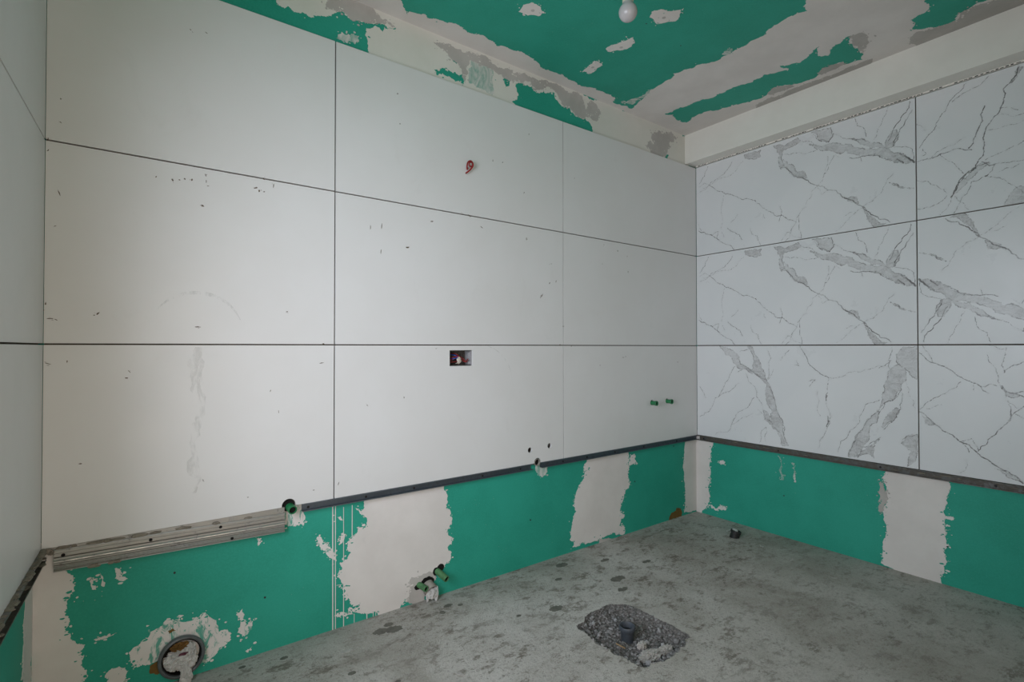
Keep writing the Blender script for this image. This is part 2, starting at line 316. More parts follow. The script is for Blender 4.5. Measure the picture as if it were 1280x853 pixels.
('L','fine',0.2,[[(-20,0),(-20,560),(88,560),(84,430),(90,300),(82,180),(90,60),(86,0)]]),
]
VEINS={
'A':([(1.0,[(24,424),(95,457),(164,489),(225,521),(258,566)]),(1.0,[(24,483),(63,525),(87,580)]),(0.6,[(95,457),(189,481),(266,488),(330,545)]),(0.9,[(24,460),(63,478),(101,451),(50,445)]),(1.4,[(101,451),(151,405),(200,378),(259,350),(351,306),(406,278),(448,227),(501,188),(521,166),(571,153),(611,121),(644,100)]),(0.6,[(200,361),(181,250),(178,148)]),(0.7,[(644,100),(659,139),(696,182),(756,276),(774,298),(797,354),(811,429)]),(2.0,[(563,440),(603,410),(632,371),(688,336),(756,281),(814,242),(873,201),(922,161),(974,115),(1008,71),(1046,34),(1091,12)]),(1.0,[(584,509),(632,502),(689,479),(753,480)]),(1.0,[(671,556),(727,537),(780,490)]),(1.0,[(837,544),(883,503),(933,482)]),(1.1,[(941,587),(965,537),(988,496),(992,473)]),(0.7,[(1088,591),(1065,537),(1042,488),(1027,446)]),(1.5,[(1177,586),(1163,538),(1138,508),(1109,469),(1086,420)]),(1.6,[(1187,542),(1166,503),(1137,464),(1108,390)]),(1.1,[(1108,382),(1158,371),(1186,346),(1192,286)]),(0.7,[(974,115),(1017,133),(1055,167),(1077,210),(1107,251)]),(0.7,[(974,115),(930,82),(888,46),(846,9)]),(0.7,[(880,79),(930,100)]),(1.4,[(916,387),(964,377),(1026,365),(1075,337)]),(1.0,[(964,377),(972,353)]),(1.6,[(16,166),(74,135),(149,93),(222,41),(269,1)]),(1.2,[(16,213),(35,166)]),(0.9,[(118,122),(162,138),(149,93)]),(1.2,[(223,147),(270,112),(321,56)]),(0.9,[(372,119),(415,65),(436,6)]),(0.8,[(454,190),(464,158)]),(1.0,[(552,211),(561,164),(546,124)]),(1.1,[(644,100),(615,51),(580,0)]),(1.0,[(659,139),(658,60),(672,0)]),(1.0,[(590,51),(629,20),(672,5)]),(0.8,[(756,276),(778,226),(814,242)]),(0.8,[(841,425),(823,389),(797,335)]),(3.0,[(1136,344),(1164,315),(1192,282)]),(2.0,[(1122,319),(1150,290)]),(0.6,[(849,424),(874,402)]),(1.3,[(763,532),(815,504),(837,530),(825,574)]),(1.2,[(736,575),(780,519)]),(0.9,[(186,125),(198,91)]),(0.7,[(247,179),(294,221)]),(0.8,[(560,6),(615,61)])],
[[(514,581),(652,584),(671,556),(574,536),(564,481),(573,439),(563,425),(548,462),(552,513),(534,557)],[(574,480),(603,445),(641,395),(698,354),(707,334),(632,366),(603,410)],[(717,524),(780,495),(867,480),(908,463),(956,428),(1011,403),(1064,396),(1108,356),(1158,324),(1192,286),(1150,290),(1115,303),(1071,342),(1026,370),(972,381),(916,415),(875,420),(798,464),(753,485)],[(900,492),(973,472),(1011,439),(1057,419),(1071,395),(1011,407),(957,456)],[(1071,395),(1083,438),(1098,466),(1123,467),(1130,440),(1108,390),(1086,384)],[(727,586),(825,579),(837,530),(815,504),(763,532)],[(336,582),(397,584),(440,577),(440,540),(386,543),(341,560)],[(978,112),(1008,62),(1031,35),(1076,8),(1031,-5),(1000,35),(981,81)],[(1092,209),(1121,194),(1156,170),(1191,155),(1135,171)],[(873,201),(906,175),(946,178),(954,136),(914,156)]]),
'C':([(1.0,[(342,424),(381,356),(407,284),(445,224),(455,162),(507,116),(557,61),(567,22)]),(1.1,[(19,124),(71,158),(122,226),(159,269),(233,414),(268,465)]),(0.9,[(159,269),(244,315),(291,362)]),(1.2,[(20,323),(65,250)]),(1.0,[(133,17),(195,43),(243,99),(301,188),(391,282)]),(0.6,[(243,99),(391,186)]),(1.0,[(478,566),(483,477),(483,425),(472,393)]),(0.8,[(509,457),(477,393)]),(1.6,[(658,594),(686,542),(713,484),(758,447),(806,420)]),(0.7,[(806,420),(887,438),(968,464),(1068,495)]),(1.0,[(806,420),(801,344),(792,295),(805,249),(795,143),(773,92),(755,32)]),(0.9,[(703,395),(740,407),(707,366)]),(0.8,[(748,340),(747,243),(765,207)]),(1.1,[(1094,587),(1082,504),(1075,451)]),(1.0,[(1040,321),(982,294),(950,227),(934,170),(901,129),(850,24)]),(0.7,[(1147,428),(1163,353),(1190,287)]),(1.2,[(1135,368),(1128,281),(1102,226),(1058,173)]),(0.9,[(1038,480),(1090,522)]),(1.0,[(628,486),(652,482),(638,512)]),(0.9,[(422,10),(465,111),(459,16)]),(1.3,[(297,526),(303,483),(359,457),(424,407),(467,393)]),(1.3,[(467,393),(487,352),(513,282),(523,221),(557,163),(567,83),(591,21)]),(1.2,[(1036,245),(1062,310),(1096,321),(1132,376)]),(1.2,[(900,9),(913,57),(942,135),(982,203),(1036,263)]),(1.0,[(280,433),(314,445)]),(1.0,[(412,210),(455,151)]),(0.8,[(600,571),(550,510)]),(1.1,[(360,570),(303,559)]),(2.0,[(797,324),(792,295)]),(2.0,[(800,210),(793,152)]),(1.0,[(1130,114),(1151,151),(1193,166)]),(1.1,[(941,12),(988,79),(1042,131)])],
[[(161,594),(245,570),(297,526),(303,483),(359,457),(424,407),(392,426),(326,451),(257,492),(204,542)],[(349,594),(388,581),(398,539),(420,518),(436,465),(467,393),(487,352),(513,282),(523,221),(557,163),(567,83),(591,21),(547,19),(527,98),(496,125),(455,151),(445,213),(476,195),(491,145),(497,218),(467,362),(424,407),(381,442),(393,506),(371,570)],[(1141,591),(1200,591),(1195,431),(1175,447),(1147,480),(1112,513),(1112,548)],[(1097,487),(1126,505),(1150,484),(1150,429),(1132,376),(1096,321),(1062,310),(1036,245),(1028,262),(1051,344),(1074,433)],[(1036,263),(1020,199),(993,160),(993,115),(957,55),(937,16),(900,9),(913,57),(942,135),(982,203),(1013,243)],[(941,12),(988,79),(1012,91),(1042,131),(1011,46),(1015,20),(988,43)],[(1130,114),(1151,151),(1193,166),(1194,94),(1185,34),(1154,7),(1168,81)],[(1050,185),(1073,249),(1110,288),(1128,281),(1102,226),(1058,173)]]),
'B':([(1.2,[(11,344),(30,376),(68,415),(90,468),(119,512),(155,553),(183,587)]),(1.0,[(134,520),(189,548),(262,588)]),(1.5,[(3,280),(89,292),(200,277)]),(0.7,[(3,280),(103,315),(174,342)]),(1.8,[(190,287),(208,326),(238,395),(232,424),(245,459)]),(1.8,[(353,583),(331,533),(306,509),(306,466),(296,431),(267,385),(244,340),(244,297),(237,237),(213,191),(172,167),(144,120),(126,78)]),(1.2,[(126,78),(158,143),(220,198),(259,204)]),(1.5,[(233,212),(259,187),(278,190)]),(1.1,[(89,292),(131,242),(159,197),(172,176)]),(0.8,[(246,217),(285,231),(335,250),(370,263)]),(0.7,[(254,346),(305,345),(371,351)]),(0.9,[(286,400),(336,377),(371,381)]),(1.1,[(-2,195),(44,174),(102,121),(112,100)]),(0.9,[(1,51),(50,50),(112,91)]),(0.8,[(86,5),(115,35),(130,78)]),(1.1,[(136,3),(165,69),(199,132),(246,146),(290,126),(339,78),(368,37)]),(1.0,[(140,80),(171,41),(191,5)]),(1.0,[(246,142),(278,190),(340,184),(370,180)]),(0.9,[(22,341),(37,308),(22,303)]),(0.8,[(290,151),(334,156),(352,168)]),(0.8,[(0,463),(34,422)]),(1.2,[(299,429),(318,425)]),(1.0,[(330,418),(351,401)])],
[[(302,2),(321,40),(345,68),(369,71),(410,77),(421,24),(368,-5),(320,-6)],[(126,78),(151,136),(186,163),(233,207),(265,198),(226,178),(193,143),(151,100)],[(343,544),(353,591),(368,576),(349,542),(325,518)]]),
'D':([(1.9,[(-2,279),(37,248),(85,201),(146,157),(203,120),(246,86),(294,54),(335,34),(352,10)]),(1.5,[(4,559),(25,536),(81,502),(128,473),(174,437),(218,414),(249,383)]),(1.0,[(15,595),(40,554),(53,519)]),(0.9,[(2,288),(52,342),(107,381),(154,428)]),(0.8,[(27,295),(86,319)]),(1.1,[(244,553),(268,500),(280,451),(286,419),(303,371)]),(1.8,[(291,419),(321,389),(361,376)]),(1.3,[(305,586),(292,517),(298,476)]),(1.2,[(298,484),(327,510),(362,526),(395,543)]),(1.1,[(245,598),(287,578),(308,582)]),(1.4,[(309,355),(308,270)]),(1.3,[(360,344),(331,309),(305,258),(272,213),(241,163),(210,121)]),(1.0,[(306,351),(337,326)]),(1.0,[(331,301),(360,285)]),(1.0,[(152,158),(188,176),(210,129)]),(0.8,[(171,72),(167,29),(144,12)]),(0.8,[(196,421),(199,388)]),(1.2,[(218,414),(237,411),(255,425),(274,418)]),(1.4,[(332,389),(355,399),(372,377),(388,339)]),(1.2,[(159,146),(181,108)])],
[[(12,258),(51,236),(65,220),(23,224)],[(264,56),(312,41),(346,25),(357,3),(312,25)],[(286,419),(315,388),(349,383),(338,374),(303,379)]]),
}
MARKS=[(-2979,1666,10.2,4.2,70),(-2934,1664,13.6,5.2,100),(-2916,1668,6.8,3.9,0),(-2901,1674,6.8,5.2,40),(-2881,1675,10.2,7.8,90),(-2841,1699,13.6,3.9,110),(-2839,1678,13.6,3.1,90),(-2834,1663,13.6,2.6,0),(-2850,1593,13.6,7.8,-30),(-2685,1684,17.0,5.2,20),(-2675,1675,10.2,7.8,60),(-2627,1704,20.4,2.6,85),(-2579,1242,13.6,5.2,20),(-2861,1179,27.2,5.2,0),(-3123,1214,17.0,5.2,50),(-3231,1195,20.4,3.1,0),(-3219,1192,10.2,2.6,-30),(-3215,1571,27.2,3.1,-70),(-3223,1470,10.2,2.6,30),(-3240,1692,10.2,2.6,70),(-3051,1013,10.2,6.5,0),(-3044,1033,13.6,2.6,-50),(-3131,1209,6.8,3.9,0),(-3193,1068,10.2,2.6,90),(-3235,1062,20.4,3.6,-20),(-2659,1721,10.2,5.2,0),(-2097,1538,10.2,20.8,90),(-2216,1506,27.2,2.6,85),(-2261,1602,23.8,2.6,88),(-2213,1612,27.2,2.6,85),(-1981,1667,17.0,5.2,10),(-1720,1678,20.4,3.4,-30),(-1829,1722,23.8,2.6,10),(-1786,1721,17.0,3.1,-35),(-1656,2008,13.6,2.6,90),(-1599,2012,13.6,2.6,45),(-1466,1888,10.2,2.6,90),(-1451,1655,20.4,2.6,80),(-1287,1546,10.2,2.6,0),(-1298,1445,13.6,3.9,80),(-1254,1456,17.0,3.1,80),(-1352,1375,40.8,2.1,50),(-1204,1221,20.4,2.6,0),(-891,1694,10.2,2.6,0),(-777,1671,13.6,3.9,100),(-694,1647,6.8,2.6,60),(-687,1557,13.6,3.1,90),(-904,1583,6.8,4.2,0),(-1227,1123,10.2,3.9,10),(-1146,1115,10.2,3.9,0),(-732,1049,17.0,2.6,0),(-711,1054,10.2,2.6,30),(-926,1007,6.8,3.1,0),(-210,1012,13.6,2.6,80),(-2112,897,13.6,2.6,90),(-2272,874,10.2,2.6,-40),(-1960,1104,6.8,2.6,0),(-2634,951,10.2,2.6,70),(-2453,1049,20.4,3.1,10),(-2447,1123,10.2,5.2,0),(-2606,873,13.6,2.6,90),(-3161,758,10.2,3.9,0),(-2842,658,6.8,3.6,0),(-2481,565,10.2,3.4,0),(-2387,574,17.0,2.6,70),(-2705,577,6.8,3.1,0),(-2133,2061,6.8,5.2,0),(-2144,2188,10.2,3.1,0),(-1120,2029,6.8,3.6,0),(-1435,2191,10.2,3.1,90),(-3213,1852,6.8,3.1,30),(-3213,1782,10.2,2.6,-40),(-3241,1723,17.0,3.1,80),(-2659,1675,6.8,5.2,0),(-3242,1238,10.2,3.9,90),(-3247,1219,6.8,5.2,0),(-2888,2183,10.2,2.6,-30),(-2842,2189,10.2,2.6,-30)]
PIT= [(-1609, -522), (-1510, -489), (-1398, -483), (-1351, -509), (-1312, -554), (-1306, -655), (-1302, -768), (-1307, -833), (-1367, -861), (-1433, -873), (-1510, -875), (-1597, -861), (-1616, -814), (-1631, -734), (-1635, -657), (-1622, -602)]

# ------------------------------------------------------------------ mesh helpers
def link(name, me, mat, parent=None, smooth=False):
    o = bpy.data.objects.new(name, me); COL.objects.link(o)
    if mat is not None: me.materials.append(M[mat] if isinstance(mat, str) else mat)
    if parent is not None: o.parent = parent
    if smooth:
        for p in me.polygons: p.use_smooth = True
    return o
def tag(o, label=None, cat=None, group=None, kind=None):
    if label: o['label'] = label
    if cat: o['category'] = cat
    if group: o['group'] = group
    if kind: o['kind'] = kind
    return o
def empty(name, loc, label, cat, group=None):
    o = bpy.data.objects.new(name, None); COL.objects.link(o); o.location = loc; o.empty_display_size = .05
    return tag(o, label, cat, group)
def from_bm(name, bm, mat, parent=None, smooth=False, recalc=True):
    if recalc: bmesh.ops.recalc_face_normals(bm, faces=bm.faces)
    me = bpy.data.meshes.new(name); bm.to_mesh(me); bm.free()
    return link(name, me, mat, parent, smooth)
def inside(P, loops):
    P = np.asarray(P, float); r = np.zeros(len(P), bool)
    for lp in loops:
        A = np.asarray(lp, float); B = np.roll(A, -1, 0)
        for (x0, y0), (x1, y1) in zip(A, B):
            if y0 == y1: continue
            c = (y0 > P[:, 1]) != (y1 > P[:, 1])
            r ^= c & (P[:, 0] < (x1-x0)*(P[:, 1]-y0)/(y1-y0)+x0)
    return r
def tri(loops, extra=()):
    vs, es = [], []
    for lp in loops:
        b = len(vs); vs += [Vector(p) for p in lp]; n = len(lp)
        es += [(b+i, b+(i+1) % n) for i in range(n)]
    vs += [Vector(p) for p in extra]
    V, _, Fc, *_ = delaunay_2d_cdt(vs, es, [], 0, 1e-6)
    cen = [((V[a].x+V[b].x+V[c].x)/3, (V[a].y+V[b].y+V[c].y)/3) for a, b, c in Fc]
    k = inside(cen, loops)
    return [(v.x, v.y) for v in V], [f for f, q in zip(Fc, k) if q]
def prism_mesh(name, loops, mp, w0, w1, back=True):
    V, T = tri(loops)
    n = len(V)
    bm = bmesh.new()
    f0 = [bm.verts.new(mp(u, v, w0)) for u, v in V]; f1 = [bm.verts.new(mp(u, v, w1)) for u, v in V]
    cnt = {}
    for a, b, c in T:
        bm.faces.new((f0[a], f0[b], f0[c]))
        if back: bm.faces.new((f1[c], f1[b], f1[a]))
        for e in ((a, b), (b, c), (c, a)):
            k = tuple(sorted(e)); cnt[k] = cnt.get(k, 0)+1
    for (a, b), q in cnt.items():
        if q == 1: bm.faces.new((f0[a], f0[b], f1[b], f1[a]))
    loose = [v for v in bm.verts if not v.link_faces]
    bmesh.ops.delete(bm, geom=loose, context='VERTS')
    bmesh.ops.recalc_face_normals(bm, faces=bm.faces)
    me = bpy.data.meshes.new(name); bm.to_mesh(me); bm.free()
    return me
def prism(name, loops, mp, w0, w1, mat, parent=None):
    return link(name, prism_mesh(name, loops, mp, w0, w1), mat, parent)
def rect(u0, v0, u1, v1): return [(u0, v0), (u1, v0), (u1, v1), (u0, v1)]
def circ(u, v, r, n=28): return [(u+r*math.cos(2*math.pi*i/n), v+r*math.sin(2*math.pi*i/n)) for i in range(n)]
def ell(u, v, a, b, n=20): return [(u+a*math.cos(2*math.pi*i/n), v+b*math.sin(2*math.pi*i/n)) for i in range(n)]
def wobble(lp, amp, step=.006, seed=0, jag=0):
    rr = random.Random(seed)
    def sub(a, b, d):
        L = math.hypot(b[0]-a[0], b[1]-a[1])
        if L < step or d > 6: return [a]
        off = max(-.012, min(.012, rr.gauss(0, 1)*amp*L*.5))
        m = ((a[0]+b[0])/2-(b[1]-a[1])/L*off, (a[1]+b[1])/2+(b[0]-a[0])/L*off)
        return sub(a, m, d+1)+sub(m, b, d+1)
    out = []
    for i in range(len(lp)): out += sub(lp[i], lp[(i+1) % len(lp)], 0)
    if jag:
        o2 = []; n = len(out)
        for i in range(n):
            p, q = out[i], out[(i+1) % n]; k = jag*(1 if rr.random() < .7 else 3)
            o2.append((p[0]+rr.gauss(0, .5)*k, p[1]+rr.gauss(0, .5)*k)); L = math.hypot(q[0]-p[0], q[1]-p[1])
            if L > .003:
                for s in (.33, .66): o2.append((p[0]+(q[0]-p[0])*s+rr.gauss(0, .6)*jag, p[1]+(q[1]-p[1])*s+rr.gauss(0, .6)*jag))
        out = o2
    return out
def box(bm, x0, y0, z0, x1, y1, z1):
    v = [bm.verts.new(p) for p in ((x0,y0,z0),(x1,y0,z0),(x1,y1,z0),(x0,y1,z0),(x0,y0,z1),(x1,y0,z1),(x1,y1,z1),(x0,y1,z1))]
    for f in ((3,2,1,0),(4,5,6,7),(0,1,5,4),(1,2,6,5),(2,3,7,6),(3,0,4,7)): bm.faces.new([v[i] for i in f])
def frame_axes(d):
    d = Vector(d).normalized(); a = Vector((0, 0, 1)) if abs(d.z) < .9 else Vector((1, 0, 0))
    x = d.cross(a).normalized(); return x, d.cross(x).normalized(), d
def lathe(name, prof, origin, axis, mat, parent=None, n=32, smooth=True):
    """prof: (radius, distance along axis) pairs"""
    X, Y, D = frame_axes(axis); O = Vector(origin); bm = bmesh.new(); rings = []
    for r, h in prof:
        if r < 1e-6: rings.append([bm.verts.new(O+D*h)])
        else: rings.append([bm.verts.new(O+D*h+(X*math.cos(2*math.pi*i/n)+Y*math.sin(2*math.pi*i/n))*r) for i in range(n)])
    for a, b in zip(rings, rings[1:]):
        for i in range(n):
            j = (i+1) % n
            if len(a) == 1 and len(b) == 1: continue
            if len(a) == 1: bm.faces.new((a[0], b[i], b[j]))
            elif len(b) == 1: bm.faces.new((a[i], a[j], b[0]))
            else: bm.faces.new((a[i], a[j], b[j], b[i]))
    o = from_bm(name, bm, mat, parent, False)
    if smooth:
        me = o.data
        me.polygons.foreach_set('use_smooth', [True]*len(me.polygons))
        m = o.modifiers.new('edge', 'EDGE_SPLIT'); m.split_angle = math.radians(40)
    return o
def tube(name, pts, r, mat, parent=None, n=8):
    cu = bpy.data.curves.new(name, 'CURVE'); cu.dimensions = '3D'; cu.bevel_depth = r; cu.bevel_resolution = 3; cu.use_fill_caps = True
    sp = cu.splines.new('NURBS'); sp.points.add(len(pts)-1)
    for q, p in zip(sp.points, pts): q.co = (*p, 1)
    sp.use_endpoint_u = True; sp.order_u = 3; sp.resolution_u = 6
    tmp = bpy.data.objects.new('tmp', cu); COL.objects.link(tmp)
    me = bpy.data.meshes.new_from_object(tmp.evaluated_get(bpy.context.evaluated_depsgraph_get()))
    bpy.data.objects.remove(tmp); bpy.data.curves.remove(cu)
    me.name = name
    o = link(name, me, None, parent, True); me.materials.clear(); me.materials.append(M[mat]); return o
def crumple(name, loc, radii, mat, parent=None, seed=0, amp=.35, sub=4, freq=3.2):
    bm = bmesh.new(); bmesh.ops.create_icosphere(bm, subdivisions=sub, radius=1)
    for v in bm.verts:
        p = v.co.copy(); q = p*freq+Vector((seed*7.3, seed*3.1, seed*5.7))
        n1 = 1-abs(noise.noise(q))*2; n2 = 1-abs(noise.noise(q*2.3+Vector((9, 2, 4))))*2
        k = 1+amp*(n1*.7+n2*.45-.5)
        v.co = Vector((p.x*radii[0], p.y*radii[1], p.z*radii[2]))*k+Vector(loc)
    return from_bm(name, bm, mat, parent, False)
def local(o, parent):                     # parts are built in world space; keep them there under an Empty
    o.matrix_parent_inverse = Matrix.Translation(-parent.location); return o

# ------------------------------------------------------------------ the setting
SOCK = (-1.891, 1.024, -1.769, 1.096)       # socket cut-out
HB = [rect(*SOCK)]
wall_back = prism('wall_back', [rect(-3.45, -.02, .12, ZC+.02)]+HB, MB, EB, .13, 'green')
tag(wall_back, 'long wall with nine plain off-white tiles over green moisture-resistant plasterboard', 'wall', kind='structure')
wall_right = prism('wall_right', [rect(YF-.2, -.02, .12, ZC+.02)], MR, EB, .12, 'green')
tag(wall_right, 'wall clad in white marble-veined tiles above a bare green plasterboard base', 'wall', kind='structure')
HW = rect(WIN[0], WIN[2], WIN[1], WIN[3])
wall_left = prism('wall_left', [rect(-.12, -.02, 2.80, ZC+.02), HW], ML, EB, WTH+EB, 'green')
tag(wall_left, 'narrowly seen side wall with plain grey-white tiles', 'wall', kind='structure')
wall_front = prism('wall_front', [[(-3.75, -.02), (DOOR[0], -.02), (DOOR[0], DOOR[2]), (DOOR[1], DOOR[2]), (DOOR[1], -.02), (.12, -.02), (.12, ZC+.02), (-3.75, ZC+.02)]], lambda u, v, w: (u, YF-w, v), 0, .2, 'plainwall')
tag(wall_front, 'plain plastered wall with an open doorway', 'wall', kind='structure')
fw = .045
window = prism('window_1', [HW, rect(WIN[0]+fw, WIN[2]+fw, WIN[1]-fw, WIN[3]-fw)], ML, WTH-.09, WTH-.045, 'frame')
tag(window, 'white framed window opening that lets daylight in', 'window', kind='structure')
prism('reveal', [HW, rect(WIN[0]+.004, WIN[2]+.004, WIN[1]-.004, WIN[3]-.004)], ML, 0, WTH-.09, 'plainwall', wall_left)
ceiling = prism('ceiling', [rect(-3.75, YF-.2, .12, .13)], MC, 0, .1, 'green')
tag(ceiling, 'green plasterboard ceiling with unsanded plaster joints', 'ceiling', kind='structure')
beam = prism('trim_1', [[(-.095, 2.331), (.019, 2.331), (.019, ZC-.0005), (-.095, ZC-.0005)]], lambda u, v, w: (u, w, v), YF+.001, EB-.001, 'beam')
tag(beam, 'pale painted boxed-in beam along the ceiling above the marble tiles', 'beam', kind='structure')

pit = [(a/1000, b/1000) for a, b in PIT]
pitw = wobble(pit, .16, .010, 5, .002)
floor = prism('floor', [rect(-3.75, YF-.2, .12, .13), pitw], MF, 0, .12, 'screed')
tag(floor, 'rough grey concrete screed floor with a broken-out pit', 'floor', kind='structure')
# broken bottom of the pit: the screed edge crumbles down to the rubble
def pit_depth(u, v, lp=np.array(pit)):
    A = lp; B = np.roll(lp, -1, 0); d = B-A; t = np.clip((((u, v)-A)*d).sum(1)/(d*d).sum(1), 0, 1)
    q = A+d*t[:, None]; return float(np.sqrt(((q-(u, v))**2).sum(1)).min())
ex = []
for i in range(60):
    for j in range(60):
        u = -1.66+i*.0065+rnd.uniform(-.002, .002); v = -.90+j*.0072+rnd.uniform(-.002, .002); ex.append((u, v))
k = inside(ex, [pitw]); ex = [e for e, q in zip(ex, k) if q]
V, T = tri([pitw], ex)
bm = bmesh.new(); bv = []
nb = {(round(a, 5), round(b, 5)) for a, b in pitw}
for u, v in V:
    d = pit_depth(u, v)
    z = 0 if (round(u, 5), round(v, 5)) in nb else -.034*min(1, d/.05)**.8+.012*noise.noise(Vector((u*40, v*40, 1)))*min(1, d/.02)
    bv.append(bm.verts.new((u, v, min(z, -.0003) if d > .004 else min(z, 0))))
for f in T: bm.faces.new([bv[i] for i in f])
pb = from_bm('pit_bottom', bm, 'pit', floor)

# plaster on the boards
PM = {'B': (MB, wall_back, EB), 'R': (MR, wall_right, EB), 'L': (ML, wall_left, EB), 'C': (MC, ceiling, 0)}
PNAME = {'fine': 'plaster_patch', 'cream': 'plaster_patch', 'coarse': 'grey_filler_patch', 'dab': 'plaster_dab', 'wipe': 'wiped_plaster', 'smear': 'plaster_smear', 'paper': 'torn_paper'}
TH = {'fine': .0012, 'cream': .0012, 'coarse': .0019, 'dab': .0016, 'wipe': .0010, 'smear': .0017, 'paper': .0008}
def push(pl, a, b):
    """carry a point that lies on the rim of its board a little past it, behind the neighbouring surface"""
    if pl == 'C': return (-.05 if a > -.128 else a, .05 if b > .004 else b)
    if pl == 'B':
        if b > 2.3 and a > -.135: a = -.05
        if b > 1.2: b = ZC+.012 if b > ZC-.012 else (2.29 if b < 2.333 else b)
        else: b = -.012 if b < .012 else (.55 if b > .475 else b)
        return (.06 if a > -.012 else (-3.32 if a < -3.235 else a), b)
    if pl == 'R': return (.06 if a > -.005 else a, -.012 if b < .012 else (.55 if b > .480 else b))
    return (a, -.012 if b < .012 else b)
for i, (pl, kind, amp, loops) in enumerate(PATCHES):
    mp, par, w = PM[pl]; lps = []; big_ = kind in ('fine', 'cream', 'coarse', 'wipe')
    rf = random.Random(i*31+1)
    for j, lp in enumerate(loops):
        lp = [push(pl, a/1000, b/1000) for a, b in lp]
        out = wobble(lp, amp*1.4, .005, i*17+j, .0011 if big_ else .0007) if amp else lp
        lps.append(out)
    if amp and kind != 'paper':                       # flecks the trowel left along the rim
        base = [p for lp in lps for p in lp]
        for _ in range(min(140, len(base)//(9 if big_ else 14))):
            p = rf.choice(base); r = .0012+.0035*rf.random()**2; q = (p[0]+rf.gauss(0, .009), p[1]+rf.gauss(0, .009)); st = rf.uniform(.6, 2.2)
            if pl in ('B', 'R', 'L') and not (.012 < q[1] < .47 or 2.335 < q[1] < ZC-.01): continue
            if pl == 'C' and (q[0] > -.11 or q[1] > 0): continue
            lps.append([(q[0]+r*st*math.cos(t)*rf.uniform(.6, 1.3), q[1]+r*math.sin(t)*rf.uniform(.6, 1.3)) for t in [k*math.pi/3 for k in range(6)]])
    prism(PNAME[kind], lps, mp, w-TH[kind]-.00002*(i % 7), w-.0001, kind, par)
# sunk screw heads in the ceiling dabs
for (x, y) in ((-1.700, -.364), (-1.218, -.660), (-1.201, -.406), (-1.187, -.206)):
    prism('screw_head', [ell(x, y, .008, .008, 14)], MC, -.0019, -.0014, 'coarse', ceiling)
for (x, y) in ((-1.245, -.588), (-.985, -.579), (-1.45, -.95)): prism('screw_head', [ell(x, y, .003, .003, 10)], MC, -.0008, -.0001, 'screw', ceiling)
for (u, v) in ((-2.645, .198), (-1.412, .230), (-.229, .468), (-.61, .30), (-2.92, .36)): prism('screw_head', [ell(u, v, .0035, .0035, 10)], MB, EB-.0022, EB-.0001, 'screw', wall_back)
for (u, v) in ((-.558, .241), (-1.30, .18)): prism('screw_head', [ell(u, v, .0035, .0035, 10)], MR, EB-.0022, EB-.0001, 'screw', wall_right)

# ------------------------------------------------------------------ tiles
XT = [-3.2466, -2.404, -1.202, 0.0]
g2 = GAP/2
def notch_rect(u0, v0, u1, v1, cu, r):
    """rectangle whose bottom edge has a round notch"""
    lp = [(u0, v0)]
    n = 16
    for i in range(n+1):
        a = math.pi-math.pi*i/n
        lp.append((cu+r*math.cos(a), v0+max(0, .004+r*math.sin(a)) if 0 < i < n else v0))
    lp += [(u1, v0), (u1, v1), (u0, v1)]
    return lp
TILES = {}
for c in range(3):
    for r in range(3):
        u0 = XT[c]+(.001 if c == 0 else g2); u1 = XT[c+1]-(g2 if c < 2 else .001); v0 = ZT[r]+(g2 if r else 0); v1 = ZT[r+1]-g2
        lp = [rect(u0, v0, u1, v1)]
        if (c, r) == (0, 0): lp = [notch_rect(u0, v0, u1, v1, -2.569, .024)]
        if (c, r) == (1, 0):
            lp = [notch_rect(u0, v0, u1, v1, -1.381, .021), rect(*SOCK), ell(-1.429, .590, .0135, .0135), ell(-1.300, .597, .0135, .0135)]
        if (c, r) == (2, 0): lp += [circ(-.470, .767, .0165), circ(-.320, .768, .0165)]
        if (c, r) == (1, 2): lp += [circ(-1.797, 1.946, .006, 14)]
        TILES[c, r] = prism('tile', lp, MB, 0.0+rnd.uniform(-.0004, .0004), .010, 'tile', wall_back)
bed = prism('adhesive_bed', [notch_rect(-3.245, .5235, -.002, 2.316, -1.381, .021), rect(*SOCK), ell(-1.429, .590, .0135, .0135), ell(-1.300, .597, .0135, .0135)], MB, .0102, EB-.0001, 'bed', wall_back)
for a, (u, v, r) in enumerate(((-1.429, .590, .0132), (-1.300, .597, .0132))):
    lathe('hole_plug', [(0, 0), (r*.6, 0), (r, .002)], (u, .0195, v), (0, -1, 0), 'pvc' if a else 'black', TILES[1, 0], 16)
# left wall: one wide course column beside the corner, then more
for c in range(3):
    for r in range(3):
        u0 = .001 if c == 0 else 1.202*c+g2; u1 = min(1.202*(c+1)-g2, 2.60)
        if u1-u0 < .05: continue
        v0 = ZT[r]+(g2 if r else 0); v1 = ZT[r+1]-g2
        h0, h1, k0, k1 = max(u0, WIN[0]), min(u1, WIN[1]), max(v0, WIN[2]), min(v1, WIN[3])
        prism('tile', [rect(u0, v0, u1, v1)]+([rect(h0, k0, h1, k1)] if h1 > h0 and k1 > k0 else []), ML, 0, .010, 'tile', wall_left)
prism('adhesive_bed', [rect(.002, .5235, 2.59, 2.316), HW], ML, .0102, EB-.0001, 'bed', wall_left)

